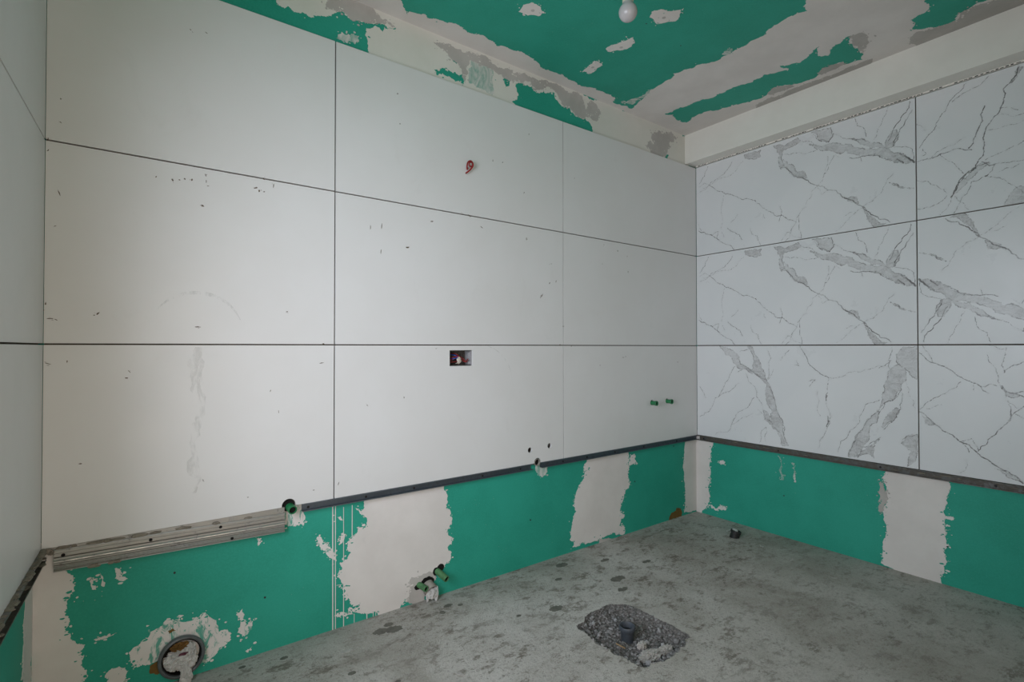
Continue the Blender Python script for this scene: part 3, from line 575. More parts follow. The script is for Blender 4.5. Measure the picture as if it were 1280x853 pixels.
def frac(lp, amp, rr, closed=False, depth=4):
    out = []; n = len(lp)
    def sub(a, b, d):
        L = math.hypot(b[0]-a[0], b[1]-a[1])
        if d == 0 or L < 5: return [a]
        o = rr.gauss(0, 1)*amp*L*.5
        m = ((a[0]+b[0])/2-(b[1]-a[1])/L*o, (a[1]+b[1])/2+(b[0]-a[0])/L*o)
        return sub(a, m, d-1)+sub(m, b, d-1)
    for i in range(n if closed else n-1): out += sub(lp[i], lp[(i+1) % n], depth)
    if not closed: out.append(lp[-1])
    return out
def marble_mesh(key, lines, bands, seed, hgt=.598-.0042+.004):
    rr = random.Random(seed); nx, nz = 400, 200; w = 1.202-GAP; h = .6-GAP
    xs = np.linspace(0, w, nx+1)*1000; zs = np.linspace(0, h, nz+1)*1000
    GX, GZ = np.meshgrid(xs, zs); vein = np.full(GX.shape, 60.); band = np.full(GX.shape, 60.)
    def seg(F, a, b, off0, off1, pad=45):
        i0 = max(0, int((min(a[0], b[0])-pad)/(xs[1]))); i1 = min(nx+1, int((max(a[0], b[0])+pad)/xs[1])+2)
        j0 = max(0, int((min(a[1], b[1])-pad)/(zs[1]))); j1 = min(nz+1, int((max(a[1], b[1])+pad)/zs[1])+2)
        if i0 >= i1 or j0 >= j1: return
        X = GX[j0:j1, i0:i1]; Z = GZ[j0:j1, i0:i1]; dx, dz = b[0]-a[0], b[1]-a[1]; q = dx*dx+dz*dz or 1e-9
        t = np.clip(((X-a[0])*dx+(Z-a[1])*dz)/q, 0, 1)
        d = np.hypot(X-a[0]-dx*t, Z-a[1]-dz*t)-(off0+(off1-off0)*t)
        F[j0:j1, i0:i1] = np.minimum(F[j0:j1, i0:i1], d)
    for wd, lp in lines:
        p = frac(lp, .16, rr)
        hw = [wd*1.05*(.75+.5*rr.random()) for _ in p]
        for i in range(len(p)-1): seg(vein, p[i], p[i+1], hw[i], hw[i+1])
    dist = np.full(GX.shape, 60.); ins = np.zeros(GX.shape, bool)
    for lp in bands:
        p = frac(lp, .16, rr, True)
        for i in range(len(p)): seg(dist, p[i], p[(i+1) % len(p)], 0, 0)
        ins |= inside(np.c_[GX.ravel(), GZ.ravel()], [p]).reshape(GX.shape)
    band = np.where(ins, -dist, dist)
    n0 = (nx+1)*(nz+1)
    co = np.zeros((n0+4, 3)); co[:n0, 0] = 0; co[:n0, 1] = -(GX.ravel()/1000-w/2); co[:n0, 2] = GZ.ravel()/1000-h/2
    for i, (a, b) in enumerate(((0, 0), (w, 0), (w, h), (0, h))): co[n0+i] = (.010, -(a-w/2), b-h/2)
    idx = np.arange(n0).reshape(nz+1, nx+1)
    quads = np.stack([idx[:-1, :-1], idx[:-1, 1:], idx[1:, 1:], idx[1:, :-1]], -1).reshape(-1, 4)
    faces = quads.tolist()
    faces.append(list(idx[0, ::-1])+[n0, n0+1]); faces.append(list(idx[::-1, -1])+[n0+1, n0+2])
    faces.append(list(idx[-1, :])+[n0+2, n0+3]); faces.append(list(idx[:, 0])+[n0+3, n0])
    faces.append([n0+3, n0+2, n0+1, n0])
    me = bpy.data.meshes.new('tile'); me.from_pydata(co.tolist(), [], faces)
    for nm, arr in (('vein', vein), ('band', band)):
        at = me.attributes.new(nm, 'FLOAT', 'POINT'); at.data.foreach_set('value', np.r_[arr.ravel(), np.full(4, 60.)].astype(np.float32))
    me.materials.append(M['marble']); me.update()
    return me
rv = random.Random(3)
def extra(u0, u1, n):
    L = []
    for _ in range(n):
        a = (rv.uniform(u0, u1), rv.uniform(0, 600)); an = rv.uniform(-1.0, .2); p = [a]
        for _ in range(rv.randint(4, 7)):
            an += rv.gauss(0, .3); l = rv.uniform(30, 90); q = (p[-1][0]+l*math.cos(an), p[-1][1]+l*math.sin(an))
            if q[0] > 1200: break
            p.append(q)
        if len(p) > 1: L.append((rv.choice((.7, 1, 1.5)), p))
    return L
VB = (VEINS['B'][0]+extra(470, 1150, 12), VEINS['B'][1]); VD = (VEINS['D'][0]+extra(470, 1150, 12), VEINS['D'][1])
mesh = {'A': marble_mesh('A', *VEINS['A'], 11), 'C': marble_mesh('C', *VEINS['C'], 12), 'B': marble_mesh('B', *VB, 13), 'D': marble_mesh('D', *VD, 14)}
for c, r, key, flip in ((0, 2, 'A', 0), (0, 1, 'A', 0), (0, 0, 'C', 0), (1, 2, 'B', 0), (1, 1, 'A', 1), (1, 0, 'D', 0)):
    o = bpy.data.objects.new('tile', mesh[key]); COL.objects.link(o); o.parent = wall_right
    o.location = (rnd.uniform(-.0003, .0003), -(1.202*c+.601), (ZT[r]+ZT[r+1])/2)
    if flip: o.rotation_euler = (math.pi, 0, 0)
for r in range(3): prism('tile', [rect(YF+.002, ZT[r]+(g2 if r else 0), -2.404-g2, ZT[r+1]-g2)], MR, 0, .010, 'tile', wall_right)
prism('adhesive_bed', [rect(YF+.01, .5235, -.002, 2.316)], MR, .0102, EB-.0001, 'bed', wall_right)
# perforated bead under the beam
bead = prism('perforated_bead', [[(-.0035, 2.3225), (.010, 2.3225), (.010, 2.3308), (-.0035, 2.3308)]], lambda u, v, w: (u, w, v), YF+.002, -.002, 'beam', wall_right)
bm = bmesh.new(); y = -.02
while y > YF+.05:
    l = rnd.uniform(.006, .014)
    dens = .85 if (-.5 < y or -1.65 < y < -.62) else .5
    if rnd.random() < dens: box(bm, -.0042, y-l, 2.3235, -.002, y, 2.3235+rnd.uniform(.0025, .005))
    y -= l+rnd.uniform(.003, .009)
bd = from_bm('slot_shade', bm, 'black', wall_right); bd['kind'] = 'stuff'  # raised black boxes paint the dark of the perforations

# mortar specks and scratches on the plain tiles
bm = bmesh.new()
for i, (u, v, l, w, a) in enumerate(MARKS):
    for q in range(rnd.randint(1, 3)):
        lp = []; n = 9; ca, sa = math.cos(math.radians(a)), math.sin(math.radians(a))
        uu = u/1000+rnd.gauss(0, .004)*(q > 0); vv = v/1000+rnd.gauss(0, .004)*(q > 0); k = 1 if q == 0 else rnd.uniform(.2, .5)
        for j in range(n):
            t = 2*math.pi*j/n; x = math.cos(t)*l/2400*k*rnd.uniform(.5, 1.2); y = math.sin(t)*w/2400*k*rnd.uniform(.5, 1.3)
            lp.append((uu+x*ca-y*sa, vv+x*sa+y*ca))
        top = [bm.verts.new((p[0], -.0010, p[1])) for p in lp]; bot = [bm.verts.new((p[0], .0006, p[1])) for p in lp]
        bm.faces.new(top)
        for j in range(n): bm.faces.new((top[j], top[(j+1) % n], bot[(j+1) % n], bot[j]))
sp = from_bm('mortar_specks', bm, 'speck', wall_back); sp['kind'] = 'stuff'
# run-down water mark and the wiped arc above it
prism('water_mark', [wobble([(-2.868, 1.11), (-2.850, 1.11), (-2.846, .98), (-2.838, .90), (-2.848, .84), (-2.868, .79), (-2.862, .62), (-2.872, .62), (-2.882, .79), (-2.866, .86), (-2.870, .95)], .2, .01, 4)], MB, -.0009, -.0006, 'film', TILES[0, 0])
def arc(cu, cv, r, a0, a1, w, name, par):
    n = 40; o_, i_ = [], []
    for i in range(n+1):
        a = math.radians(a0+(a1-a0)*i/n); ww = w*(.2+.8*math.sin(math.pi*i/n)); o_.append((cu+(r+ww)*math.cos(a), cv+(r+ww)*math.sin(a))); i_.append((cu+(r-ww)*math.cos(a), cv+(r-ww)*math.sin(a)))
    prism(name, [o_+i_[::-1]], MB, -.0009, -.0006, 'film', TILES[par])
arc(-2.86, 1.16, .135, 20, 150, .006, 'wiped_arc', (0, 1)); arc(-1.73, .93, .19, 5, 88, .0022, 'scratch_arc', (1, 0))

# ------------------------------------------------------------------ metal profiles under the tiles
def u_profile(name, p0, p1, out, mat, label, h=.029, d=.023, t=.0012, screws=(), ztop=.5190, lip=True):
    """channel with its web on the board, flanges towards the room"""
    p0 = Vector(p0); p1 = Vector(p1); L = (p1-p0).length; ax = (p1-p0)/L; out = Vector(out)
    p0 = p0+out*.0026; p1 = p1+out*.0026
    root = empty(name, ((p0+p1)/2)[:2]+(ztop-h,), label, 'metal profile')
    sec = [(0, 0), (d, 0), (d, -.003), (d-t, -.003), (d-t, -t), (t, -t), (t, -h+t), (d-t, -h+t), (d-t, -h+.004), (d, -h+.004), (d, -h), (0, -h)]
    n = max(2, int(L/.05)); bm = bmesh.new(); rings = []
    for i in range(n+1):
        P = p0+ax*L*i/n; wv = .0006*noise.noise(Vector((i*.7, L*10, 0)))
        rings.append([bm.verts.new((P.x+out.x*a, P.y+out.y*a, ztop+b+(wv if b < -.01 else 0))) for a, b in sec])
    m = len(sec)
    for a, b in zip(rings, rings[1:]):
        for j in range(m): bm.faces.new((a[j], a[(j+1) % m], b[(j+1) % m], b[j]))
    bm.faces.new(rings[0]); bm.faces.new(rings[-1][::-1])
    local(from_bm('channel', bm, mat, root), root)
    for s in screws:
        P = p0+ax*s
        local(lathe('screw', [(0, .0032), (.0035, .003), (.005, .0012), (.005, 0)], (P.x+out.x*t, P.y+out.y*t, ztop-.020), out, 'screw', root, 12), root)
    return root
u_profile('steel_channel', (-2.520, EB, 0), (-1.412, EB, 0), (0, -1, 0), 'rail', 'blue-grey steel channel under plain tiles beside the ribbed bright profile', screws=(.024, .25, .463, .816, 1.042))
u_profile('steel_channel', (-1.352, EB, 0), (.016, EB, 0), (0, -1, 0), 'rail', 'blue-grey steel channel under plain tiles running from waste hole into marble corner', screws=(.16, .338, .565, .822, 1.15))
chan_right = u_profile('steel_channel', (EB, -.0085, 0), (EB, YF+.03, 0), (-1, 0, 0), 'rail_dirty', 'mortar-stained steel channel under the marble-veined tiles', screws=(.03, .52, 1.03, 1.46, 1.9), ztop=.5195, h=.032)
pa, pb_ = ML(.002, 0, EB), ML(2.58, 0, EB)
chan_left = u_profile('steel_channel', (pa[0], pa[1], 0), (pb_[0], pb_[1], 0), (math.cos(AL), -math.sin(AL), 0), 'rail_dirty', 'mortar-caked dark steel channel under the plain tiles of the dim side wall', screws=(.1, .5), ztop=.5190, h=.034, d=.030)
# ribbed ceiling profile screwed below the first tile column
root = ribbed = empty('ribbed_profile', (-2.9, EB, .43), 'bright ribbed galvanised profile screwed slightly tilted above the large waste pipe', 'metal profile')
H = .062
sec = [(.003, 0), (.024, 0), (.0262, -.004), (.0262, -.010), (.0250, -.011), (.0262, -.012), (.0262, -.0185), (.0205, -.0205), (.0205, -.0225), (.0262, -.0245), (.0262, -.030),
       (.0292, -.033), (.0300, -.0365), (.0285, -.0395), (.0235, -.0415), (.0235, -.0445), (.0262, -.0465), (.0240, -.049), (.0262, -.0515), (.0240, -.054), (.0262, -.0565), (.0245, -.059), (.0305, -.0612), (.0312, -.0625),
       (.0300, -.0636), (.0220, -.0625), (.0185, -.0400), (.0185, -.0030), (.003, -.0015)]
x0, x1 = -3.218, -2.584
bm = bmesh.new(); rings = []
n = 24
for i in range(n+1):
    t = i/n; x = x0+(x1-x0)*t; zt = .5125-.0135*t; q = -.0025*t
    rings.append([bm.verts.new((x, EB-a, zt+b*(1+.06*t))) for a, b in sec])
m = len(sec)
for a, b in zip(rings, rings[1:]):
    for j in range(m): bm.faces.new((a[j], a[(j+1) % m], b[(j+1) % m], b[j]))
bm.faces.new(rings[0]); bm.faces.new(rings[-1][::-1])
local(from_bm('ribbed_web', bm, 'rail_bright', root), root)
bm = bmesh.new(); box(bm, x0, .0005, .4935, x1, EB-.002, .5188)
local(from_bm('back_flange', bm, 'rail_bright', root), root)
for x, dz in ((-3.197, .018), (-2.986, .016), (-2.79, .012), (-2.755, .058)):
    t = (x-x0)/(x1-x0)
    local(lathe('screw_hole', [(0, .0006), (.0045, .0006), (.005, 0)], (x, EB-.0264, .5125-.0135*t-dz), (0, -1, 0), 'black', root, 14), root)
# mortar squeezed out along the profiles
def lumps(spots, root):
    bm = bmesh.new()
    for p, sx, sy, sz in spots:
        b2 = bmesh.ops.create_icosphere(bm, subdivisions=2, radius=1)
        for v in b2['verts']:
            k = 1+.5*noise.noise(v.co*1.6+Vector(p)*31)
            v.co = Vector((v.co.x*sx*k+p[0], v.co.y*sy*k+p[1], v.co.z*sz*k+p[2]))
    o = local(from_bm('mortar_crust', bm, 'mortar', root), root); o['kind'] = 'stuff'; return o
rr = random.Random(5); sp_ = []
for x in (-3.20, -3.175, -3.13, -3.11, -3.09, -3.075, -3.03, -3.01, -2.97, -2.90, -2.89, -2.80, -2.70):
    sp_.append(((x+rr.uniform(-.005, .005), -.001+rr.uniform(-.003, .002), .5125-.0135*(x-x0)/(x1-x0)+.003), rr.uniform(.007, .022), .006, rr.uniform(.003, .006)))
for x in (-3.13, -3.12, -3.085, -3.07): sp_.append(((x, -.009, .5125-.064-.003), rr.uniform(.008, .014), .004, .005))
lumps(sp_, ribbed)
sp_ = []
for i in range(150):
    t = rr.uniform(.0, 1.3); p = ML(t, .5190+(rr.uniform(-.002, .001) if i % 9 else rr.uniform(-.032, -.020)), -.006+rr.uniform(-.006, .010)); sp_.append((p, .004+rr.random()*.006, .005+rr.random()*.016, .0012+rr.random()*.0018))
for i in range(6): sp_.append(((XL+.012+rr.uniform(-.006, .012), -.006, .513+rr.uniform(-.008, .004)), .008, .007, .006))
lumps(sp_, chan_left)
sp_ = []
for i in range(26):
    y = -rr.uniform(.02, 1.75); sp_.append(((-.002, y, .5185-rr.uniform(0, .028)), .003, rr.uniform(.008, .025), rr.uniform(.0015, .003)))
lumps(sp_, chan_right)

# ------------------------------------------------------------------ water pipes
def stub(loc, axis, r, L, mat, label, group=None, collar=0, bore=.72):
    root = empty('water_pipe', loc, label, 'pipe', group)
    k = [(r, -.012), (r, L-.004 if not collar else L-collar)]
    if collar: k += [(r*1.18, L-collar), (r*1.22, L-.001)]
    else: k += [(r, L-.001)]
    e = k[-1][0]
    k += [(e-.0006, L), (e*bore, L), (e*bore-.0004, L-.001), (e*bore-.0006, L-.028)]
    local(lathe('pipe_wall', k, loc, axis, mat, root, 28), root)
    local(lathe('bore', [(0, L-.005), (e*bore-.0003, L-.005), (e*bore-.0003, L-.008), (0, L-.008)], loc, axis, 'black', root, 24), root)  # black disc near the mouth paints the shade inside the pipe
    return root
for u, v, mix_label in ((-.470, .765, 'short bright green pipe stub through plain tile, the one farther from marble wall'), (-.320, .766, 'short bright green pipe stub through plain tile, the one closer to marble wall')):
    stub((u, .004, v), (.06, -1, .0), .0125, .040, 'ppr', mix_label, 'mixer pipe stubs', collar=.009)
    hr = lathe('hole_shade', [(0, .0002), (.0163, .0002), (.0163, .0008), (0, .0008)], (u, .0088, v+.001), (0, -1, 0), 'black', TILES[2, 0], 24)  # full black disc, paints the shade in the hole around the stub
stub((-2.563, .006, .513), (.1, -1, -.12), .0155, .030, 'ppr', 'green pipe stub in tile notch between ribbed profile and blue-grey channel', bore=.80)
lathe('hole_shade', [(0, .0002), (.0225, .0002), (.0225, .0008), (0, .0008)], (-2.569, .0098, .5215), (0, -1, 0), 'black', TILES[0, 0], 24)  # black disc painting the shade behind the notch stub
stub((-2.030, EB-.004, .074), (.25, -1, -.10), .0125, .045, 'ppr_old', 'dusty green pipe stub low in large plaster patch, beside the bagged waste pipe', bore=.78)
stub((-1.940, EB-.004, .108), (.25, -1, -.30), .0140, .060, 'ppr_old', 'longer dusty green pipe stub at plaster patch edge, above the bagged waste pipe', bore=.80)
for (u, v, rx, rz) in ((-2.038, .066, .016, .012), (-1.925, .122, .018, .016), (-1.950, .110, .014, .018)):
    prism('wall_hole_shade', [wobble(ell(u, v, rx, rz, 14), .3, .004, int(u*-1000))], MB, EB-.0021, EB-.0012, 'black', wall_back)  # flat black patches on the board, hole shade painted in colour
# waste outlet stub in its tile notch
root = empty('waste_outlet', (-1.381, .012, .52), 'small grey waste outlet in tile notch above blue-grey channel gap', 'pipe')
local(lathe('pipe_wall', [(.0185, -.004), (.0185, .012), (.0155, .012), (.0150, -.003)], (-1.381, .012, .522), (0, -1, 0), 'pvc_light', root, 28), root)
local(lathe('bore', [(0, .001), (.0152, .001), (.0152, 0), (0, 0)], (-1.379, .012, .522), (0, -1, 0), 'black', root, 24), root)  # black disc painting the shade inside the outlet

# ------------------------------------------------------------------ large waste pipe stuffed with a bag
WX, WZ = -2.900, .083
root = empty('waste_pipe', (WX, EB, WZ-.066), 'large round grey waste pipe mouth in wiped plaster near floor', 'pipe')
ax = (.05, -1, .05)
local(lathe('socket_ring', [(.062, -.002), (.064, .012), (.0665, .016), (.0665, .024), (.064, .027), (.060, .028), (.057, .026), (.0555, .020), (.0550, .0)], (WX, EB, WZ), ax, 'pvc', root, 48), root)
local(lathe('rubber_seal', [(.0550, .001), (.0560, .019), (.0525, .021), (.0515, .012), (.0515, .001)], (WX, EB, WZ), ax, 'black', root, 48), root)
local(lathe('bore', [(0, .002), (.053, .002), (.053, .0005), (0, .0005)], (WX, EB, WZ), ax, 'black', root, 40), root)  # black disc painted as the dark depth of the pipe
prism('torn_paper', [wobble([(-2.985, .075), (-2.972, .083), (-2.955, .080), (-2.945, .045), (-2.965, .040), (-2.985, .052)], .2, .004, 3)], MB, EB-.0022, EB-.0012, 'paper', wall_back)
prism('torn_paper', [wobble([(-2.938, .172), (-2.922, .176), (-2.915, .168), (-2.934, .164)], .3, .004, 4)], MB, EB-.0022, EB-.0012, 'paper', wall_back)
root = empty('plastic_bag', (WX, 0, WZ-.06), 'crumpled white plastic bag stuffed in the large waste pipe', 'bag')
local(crumple('bag_wad', (WX-.006, EB-.014, WZ-.006), (.034, .016, .028), 'bag', root, 3, .75, 4, 2.3), root)
local(crumple('bag_fold', (WX+.024, EB-.020, WZ-.004), (.017, .014, .034), 'bag', root, 8, .75, 4, 2.3), root)
local(crumple('bag_fold', (WX-.022, EB-.022, WZ-.018), (.016, .010, .015), 'bag', root, 9, .75, 4, 2.3), root)
local(crumple('bag_fold', (WX+.004, EB-.028, WZ-.016), (.013, .010, .022), 'bag', root, 10, .75, 4, 2.3), root)
local(crumple('bag_tail', (WX+.012, EB-.038, WZ-.058), (.014, .008, .030), 'bag', root, 5, .75, 4, 2.3), root)
local(crumple('printed_stripe', (WX+.006, EB-.030, WZ+.014), (.012, .003, .004), 'maroon', root, 6, .9, 3, 2.5), root)
o = crumple('paper_wad', (WX-.002, EB-.016, WZ+.035), (.024, .009, .010), 'brown', None, 2, .8, 4, 2.6)
tag(o, 'crumpled brown paper tucked above the bag in large waste pipe', 'paper')

# small bagged waste pipe by the floor
root = empty('waste_pipe', (-1.985, 0, .02), 'small grey waste pipe elbow low on wall between two dusty green stubs', 'pipe')
local(lathe('elbow', [(.026, -.004), (.027, .016), (.030, .018), (.030, .034), (.026, .035), (.024, .010), (0, .010)], (-1.990, EB-.002, .062), (.12, -1, -.55), 'pvc_light', root, 28), root)
prism('wall_hole_shade', [wobble(ell(-1.990, .075, .032, .024, 16), .3, .005, 9)], MB, EB-.0023, EB-.0013, 'black', wall_back)  # black patch on the board paints hole shade around the elbow
root = empty('plastic_bag', (-1.985, -.03, .0), 'torn white plastic wrap hanging from the small waste pipe', 'bag')
local(crumple('bag_wad', (-1.986, EB-.034, .036), (.020, .013, .022), 'bag', root, 12, .6, 3, 1.9), root)
local(crumple('bag_fold', (-1.964, EB-.036, .030), (.009, .008, .030), 'bag', root, 14, .5, 3, 1.5), root)
local(crumple('bag_tail', (-2.006, EB-.032, .026), (.006, .006, .020), 'bag', root, 15, .6, 3, 2.2), root)

# ------------------------------------------------------------------ socket recess with wires
u0, v0, u1, v1 = SOCK; cx, cz = (u0+u1)/2, (v0+v1)/2
root = empty('socket_box', (cx, EB, v0), 'open rectangular socket recess full of loose wires in plain tile', 'socket box')
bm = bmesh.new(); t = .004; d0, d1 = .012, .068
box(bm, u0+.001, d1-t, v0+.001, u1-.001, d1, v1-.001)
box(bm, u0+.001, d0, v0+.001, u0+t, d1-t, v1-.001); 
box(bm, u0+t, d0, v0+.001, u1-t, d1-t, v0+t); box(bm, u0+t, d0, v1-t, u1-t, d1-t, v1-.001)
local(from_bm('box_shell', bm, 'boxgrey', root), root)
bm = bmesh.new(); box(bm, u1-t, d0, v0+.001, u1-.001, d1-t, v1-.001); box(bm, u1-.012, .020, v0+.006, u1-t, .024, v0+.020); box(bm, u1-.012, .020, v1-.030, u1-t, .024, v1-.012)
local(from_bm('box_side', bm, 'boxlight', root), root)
def wire(name, pts, mat, label, r=.0016):
    pts = [(cx+a, b, cz+c) for a, b, c in pts]
    o = tube(name, pts, r, mat); return tag(o, label, 'wire', 'wires in the socket recess')
wire('wire', [(-.054, .06, .0), (-.045, .02, -.002), (-.02, .010, .010), (.0, .012, .004), (.018, .02, -.012), (.030, .012, -.020), (.040, .014, -.016), (.052, .03, -.010)], 'red', 'red wire looping loose inside the socket recess', .0019)
wire('wire', [(-.055, .055, -.014), (-.04, .018, -.010), (-.018, .012, .004), (-.008, .012, .012), (-.022, .02, .022), (-.03, .05, .02)], 'red', 'red wire looping loose inside the socket recess')
wire('wire', [(-.055, .05, -.020), (-.040, .014, -.018), (-.022, .012, -.017), (-.010, .016, -.012)], 'red', 'red wire looping loose inside the socket recess')
wire('wire', [(.010, .05, .012), (.018, .016, .0), (.028, .010, -.016), (.038, .012, -.010), (.046, .016, -.004)], 'red', 'red wire looping loose inside the socket recess')
wire('wire', [(-.040, .05, .018), (-.030, .014, .014), (-.018, .010, .010), (-.008, .014, .0)], 'blue', 'blue wire looping loose inside the socket recess', .0022)
wire('wire', [(-.042, .04, -.004), (-.034, .012, -.003), (-.020, .010, .001), (-.008, .014, -.002)], 'blue', 'blue wire looping loose inside the socket recess', .0026)
o = crumple('terminal_block', (cx-.006, .012, cz-.010), (.010, .007, .015), 'term', None, 21, .5, 3, 2.0); tag(o, 'cream connector knot joining wires in the socket recess', 'connector')
o = tube('wire', [(cx-.008, .012, cz-.016), (cx-.014, .011, cz-.026), (cx-.022, .014, cz-.024)], .0018, 'term'); tag(o, 'stripped cream wire end hanging below connector in socket recess', 'wire')
# red wire loop poking out high on the wall
lx, lz = -1.797, 1.946
o = tube('wire_loop', [(lx, .012, lz), (lx-.001, -.008, lz-.002), (lx-.014, -.018, lz-.022), (lx-.016, -.020, lz-.004), (lx-.012, -.022, lz+.018), (lx+.004, -.024, lz+.026), (lx+.016, -.022, lz+.014), (lx+.012, -.020, lz+.0), (lx-.002, -.022, lz-.002), (lx-.008, -.024, lz+.006), (lx-.004, -.026, lz+.016), (lx+.010, -.026, lz+.018), (lx+.018, -.022, lz+.004), (lx+.004, -.016, lz-.016), (lx-.012, -.012, lz-.030), (lx-.016, -.008, lz-.034)], .0034, 'red')
tag(o, 'curled red wire loop poking out of upper plain tile', 'wire')

# ------------------------------------------------------------------ bulb
BX, BY, BZ = -1.7412, -.9122, 2.204
root = empty('light_bulb', (BX, BY, BZ), 'bare opal light bulb hanging from the green ceiling', 'light bulb')
prof = [(0, -.0300)]
for i in range(1, 15):
    a = math.pi*i/18; prof.append((.0300*math.sin(a), -.0300*math.cos(a)))
prof += [(.0185, .0265), (.0165, .031)]
local(lathe('globe', prof, (BX, BY, BZ), (0, 0, 1), 'glass', root, 40), root)
local(lathe('collar', [(.0166, .030), (.0178, .032), (.0178, .050), (.0150, .056), (0, .056)], (BX, BY, BZ), (0, 0, 1), 'lamp_plastic', root, 32), root)
root2 = empty('lamp_holder', (BX, BY, BZ+.056), 'cream plastic lamp holder with cord above the bare bulb', 'lamp holder')
local(lathe('socket', [(0, .056), (.0185, .056), (.0195, .060), (.0195, .095), (.012, .108), (.005, .112), (0, .112)], (BX, BY, BZ), (0, 0, 1), 'lamp_plastic', root2, 32), root2)
local(tube('cord', [(BX, BY, BZ+.110), (BX+.002, BY, BZ+.2), (BX-.002, BY+.002, BZ+.27), (BX, BY, ZC)], .0032, 'lamp_plastic', root2), root2)

# ------------------------------------------------------------------ floor drain in the pit, rubble
DX, DY = -1.470, -.665
root = empty('drain_pipe', (DX, DY, -.045), 'dark blue-grey drain pipe standing in the rubble pit', 'pipe')
local(lathe('pipe_wall', [(.0245, -.055), (.0245, -.006), (.0285, -.001), (.0315, .003), (.0320, .013), (.0300, .018), (.0272, .018), (.0262, .015), (.0235, .006), (.0232, -.02)], (DX, DY, 0), (0, 0, 1), 'pvc_dark', root, 40), root)
local(lathe('bore', [(0, -.004), (.0236, -.004), (.0236, -.007), (0, -.007)], (DX, DY, 0), (0, 0, 1), 'black', root, 32), root)  # black disc paints the shade down the drain
def pit_floor(u, v): return -.034*min(1, pit_depth(u, v)/.05)**.8+.012*noise.noise(Vector((u*40, v*40, 1)))
def stone_mesh(name, seed, mat):
    bm = bmesh.new(); bmesh.ops.create_icosphere(bm, subdivisions=1, radius=1)
    for v in bm.verts: v.co *= 1+.55*noise.noise(v.co*1.3+Vector((seed*3.7, seed, 1)))
    me = bpy.data.meshes.new(name); bm.to_mesh(me); bm.free(); me.materials.append(M[mat]); return me
M['stone_pale'] = mat_plain('pale_rubble_stone', (0.42, 0.42, 0.42, 1), .9, .2, scale=60, var=.2, bump=.4)
SM = [stone_mesh('stone', s, 'stone_pale' if s % 2 else 'stone') for s in range(6)]
bm = bmesh.new(); rr = random.Random(9); cnt = 0
while cnt < 900:
    u, v = rr.uniform(-1.64, -1.30), rr.uniform(-.875, -.485)
    if not inside([(u, v)], [pit])[0] or math.hypot(u-DX, v-DY) < .034: continue
    r = .0022+.0045*rr.random()**2.2; b2 = bmesh.ops.create_icosphere(bm, subdivisions=1, radius=r); z = pit_floor(u, v)+r*.5
    sc = Vector((rr.uniform(.7, 1.4), rr.uniform(.7, 1.4), rr.uniform(.5, .9)))
    for q in b2['verts']:
        k = 1+.4*noise.noise(q.co*300+Vector((cnt, 0, 0))); q.co = Vector((q.co.x*sc.x*k+u, q.co.y*sc.y*k+v, q.co.z*sc.z*k+z))
    cnt += 1
gr = from_bm('gravel', bm, 'stone'); tag(gr, 'fine dark gravel and crushed screed filling the floor pit', 'gravel', kind='stuff')
big = [(-1.575, -.56, .013), (-1.55, -.59, .011), (-1.60, -.70, .012), (-1.585, -.76, .011), (-1.57, -.80, .013), (-1.54, -.825, .012), (-1.36, -.60, .011), (-1.34, -.72, .012), (-1.345, -.80, .014), (-1.42, -.56, .010), (-1.38, -.66, .010), (-1.52, -.53, .010), (-1.60, -.60, .010), (-1.43, -.73, .010), (-1.56, -.66, .009), (-1.41, -.79, .011), (-1.59, -.83, .010), (-1.47, -.58, .009)]
for i, (u, v, r) in enumerate(big):
    o = bpy.data.objects.new('rubble_stone', SM[i % 6]); COL.objects.link(o); o.location = (u, v, pit_floor(u, v)+r*.45)
    o.scale = (r*rr.uniform(.8, 1.3), r*rr.uniform(.8, 1.3), r*rr.uniform(.6, .9)); o.rotation_euler = (rr.random()*3, rr.random()*3, rr.random()*6)
    tag(o, 'small angular grey rubble stone lying in the broken floor pit', 'stone', 'rubble stones in the floor pit')
def slab(name, outline, z, th, mat, label, cat, group=None, seed=1, tilt=0):
    o = prism(name, [wobble(outline, .25, .004, seed)], lambda u, v, w: (u, v, z+w+tilt*(u-outline[0][0])), 0, th, mat); return tag(o, label, cat, group)
o = crumple('plaster_chunk', (-1.488, -.752, -.014), (.020, .013, .014), 'stone_white', None, 31, .5, 3, 1.6); tag(o, 'white plaster chunk leaning against the drain pipe', 'plaster chunk')
o = crumple('plaster_chunk', (-1.500, -.800, -.024), (.040, .024, .010), 'stone_white', None, 33, .8, 4, 3.4); tag(o, 'broad white plaster lump at the pit edge', 'plaster chunk')
o = crumple('plaster_chunk', (-1.425, -.808, -.024), (.030, .016, .008), 'stone_white', None, 34, .8, 4, 3.4); tag(o, 'flat pale plaster lump beside the broad white lump', 'plaster chunk')
bm = bmesh.new(); box(bm, -.018, -.005, -.002, .018, .005, .002)
for v in bm.verts: v.co.y *= 1-.6*max(0, v.co.x/.018)
o = from_bm('wood_chip', bm, 'wood'); o.location = (-1.548, -.700, -.018); o.rotation_euler = (.3, -.4, 2.3); tag(o, 'pale brown wood chip in the floor pit', 'wood chip')
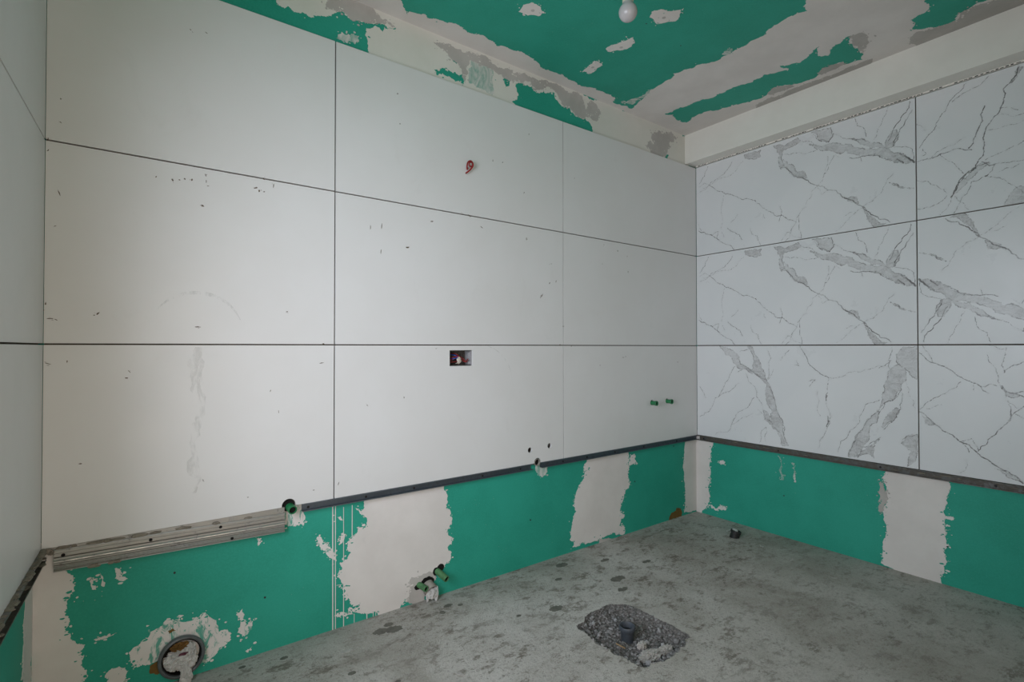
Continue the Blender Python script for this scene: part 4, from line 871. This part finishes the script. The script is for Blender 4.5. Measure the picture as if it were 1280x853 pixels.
# crumbs and drips of plaster on the floor
for i, (u, v, a, b) in enumerate(((-2.404, -.154, .022, .006), (-.74, -.02, .010, .006), (-.276, -.73, .020, .007), (-2.135, -.508, .018, .007), (-1.846, -.552, .016, .004), (-.524, -1.065, .008, .005), (-.60, -.10, .008, .004), (-.323, -.955, .012, .004), (-2.43, -.185, .014, .004), (-1.05, -.45, .010, .003), (-.22, -.55, .010, .005), (-1.20, -.96, .014, .005), (-2.2, -.62, .010, .006), (-.15, -.24, .008, .004))):
    an = i*1.7; lp = [(u+a*math.cos(t)*math.cos(an)-b*math.sin(t)*math.sin(an), v+a*math.cos(t)*math.sin(an)+b*math.sin(t)*math.cos(an)) for t in [j*math.pi/4 for j in range(8)]]
    o = prism('plaster_crumb', [wobble(lp, .5, .004, i)], MF, -.0022, 0, 'stone_white')
    tag(o, 'small flat white plaster crumb stuck on the grey screed', 'plaster crumb', 'plaster crumbs on the floor')
# damp spots near the wall
for i, (u, v, a, b) in enumerate(((-2.256, -.102, .030, .020), (-2.205, -.118, .034, .024), (-2.21, -.075, .020, .014), (-2.429, -.287, .014, .010), (-1.945, -.085, .022, .012), (-1.899, -.110, .012, .010), (-1.991, -.120, .012, .014), (-1.28, -.072, .036, .022), (-1.168, -.345, .044, .022), (-1.587, -.377, .034, .020), (-2.596, -.06, .014, .010), (-2.725, -.03, .012, .008), (-1.06, -.16, .03, .014), (-.9, -.3, .03, .014), (-1.229, -.43, .03, .016), (-1.75, -.33, .012, .008), (-1.40, -.18, .02, .012), (-2.08, -.62, .014, .010), (-2.32, -.42, .010, .008))):
    lp = [(u+a*math.cos(t), v+b*math.sin(t)) for t in [j*math.pi/6 for j in range(12)]]
    prism('damp_spot', [wobble(lp, .35, .006, i+50)], MF, -.0003-.00002*i, -.0001, 'damp', floor)
# black pipe cap on the floor near the corner
CXp, CYp = -.215, -.385
root = empty('floor_outlet', (CXp, CYp, 0), 'small black pipe end taped over on the floor near marble corner', 'pipe')
local(lathe('pipe_wall', [(.026, -.01), (.026, .024), (.029, .026), (.029, .040), (.025, .042), (.022, .038), (.022, .004), (0, .004)], (CXp, CYp, 0), (.18, -.2, 1), 'screw', root, 28), root)
local(crumple('tape', (CXp+.004, CYp+.004, .034), (.018, .018, .010), 'bag', root, 41, .7, 3, 2.2), root)
local(crumple('tape_end', (CXp-.030, CYp+.018, .040), (.026, .004, .003), 'bag', root, 42, .3, 2, 2.2), root)
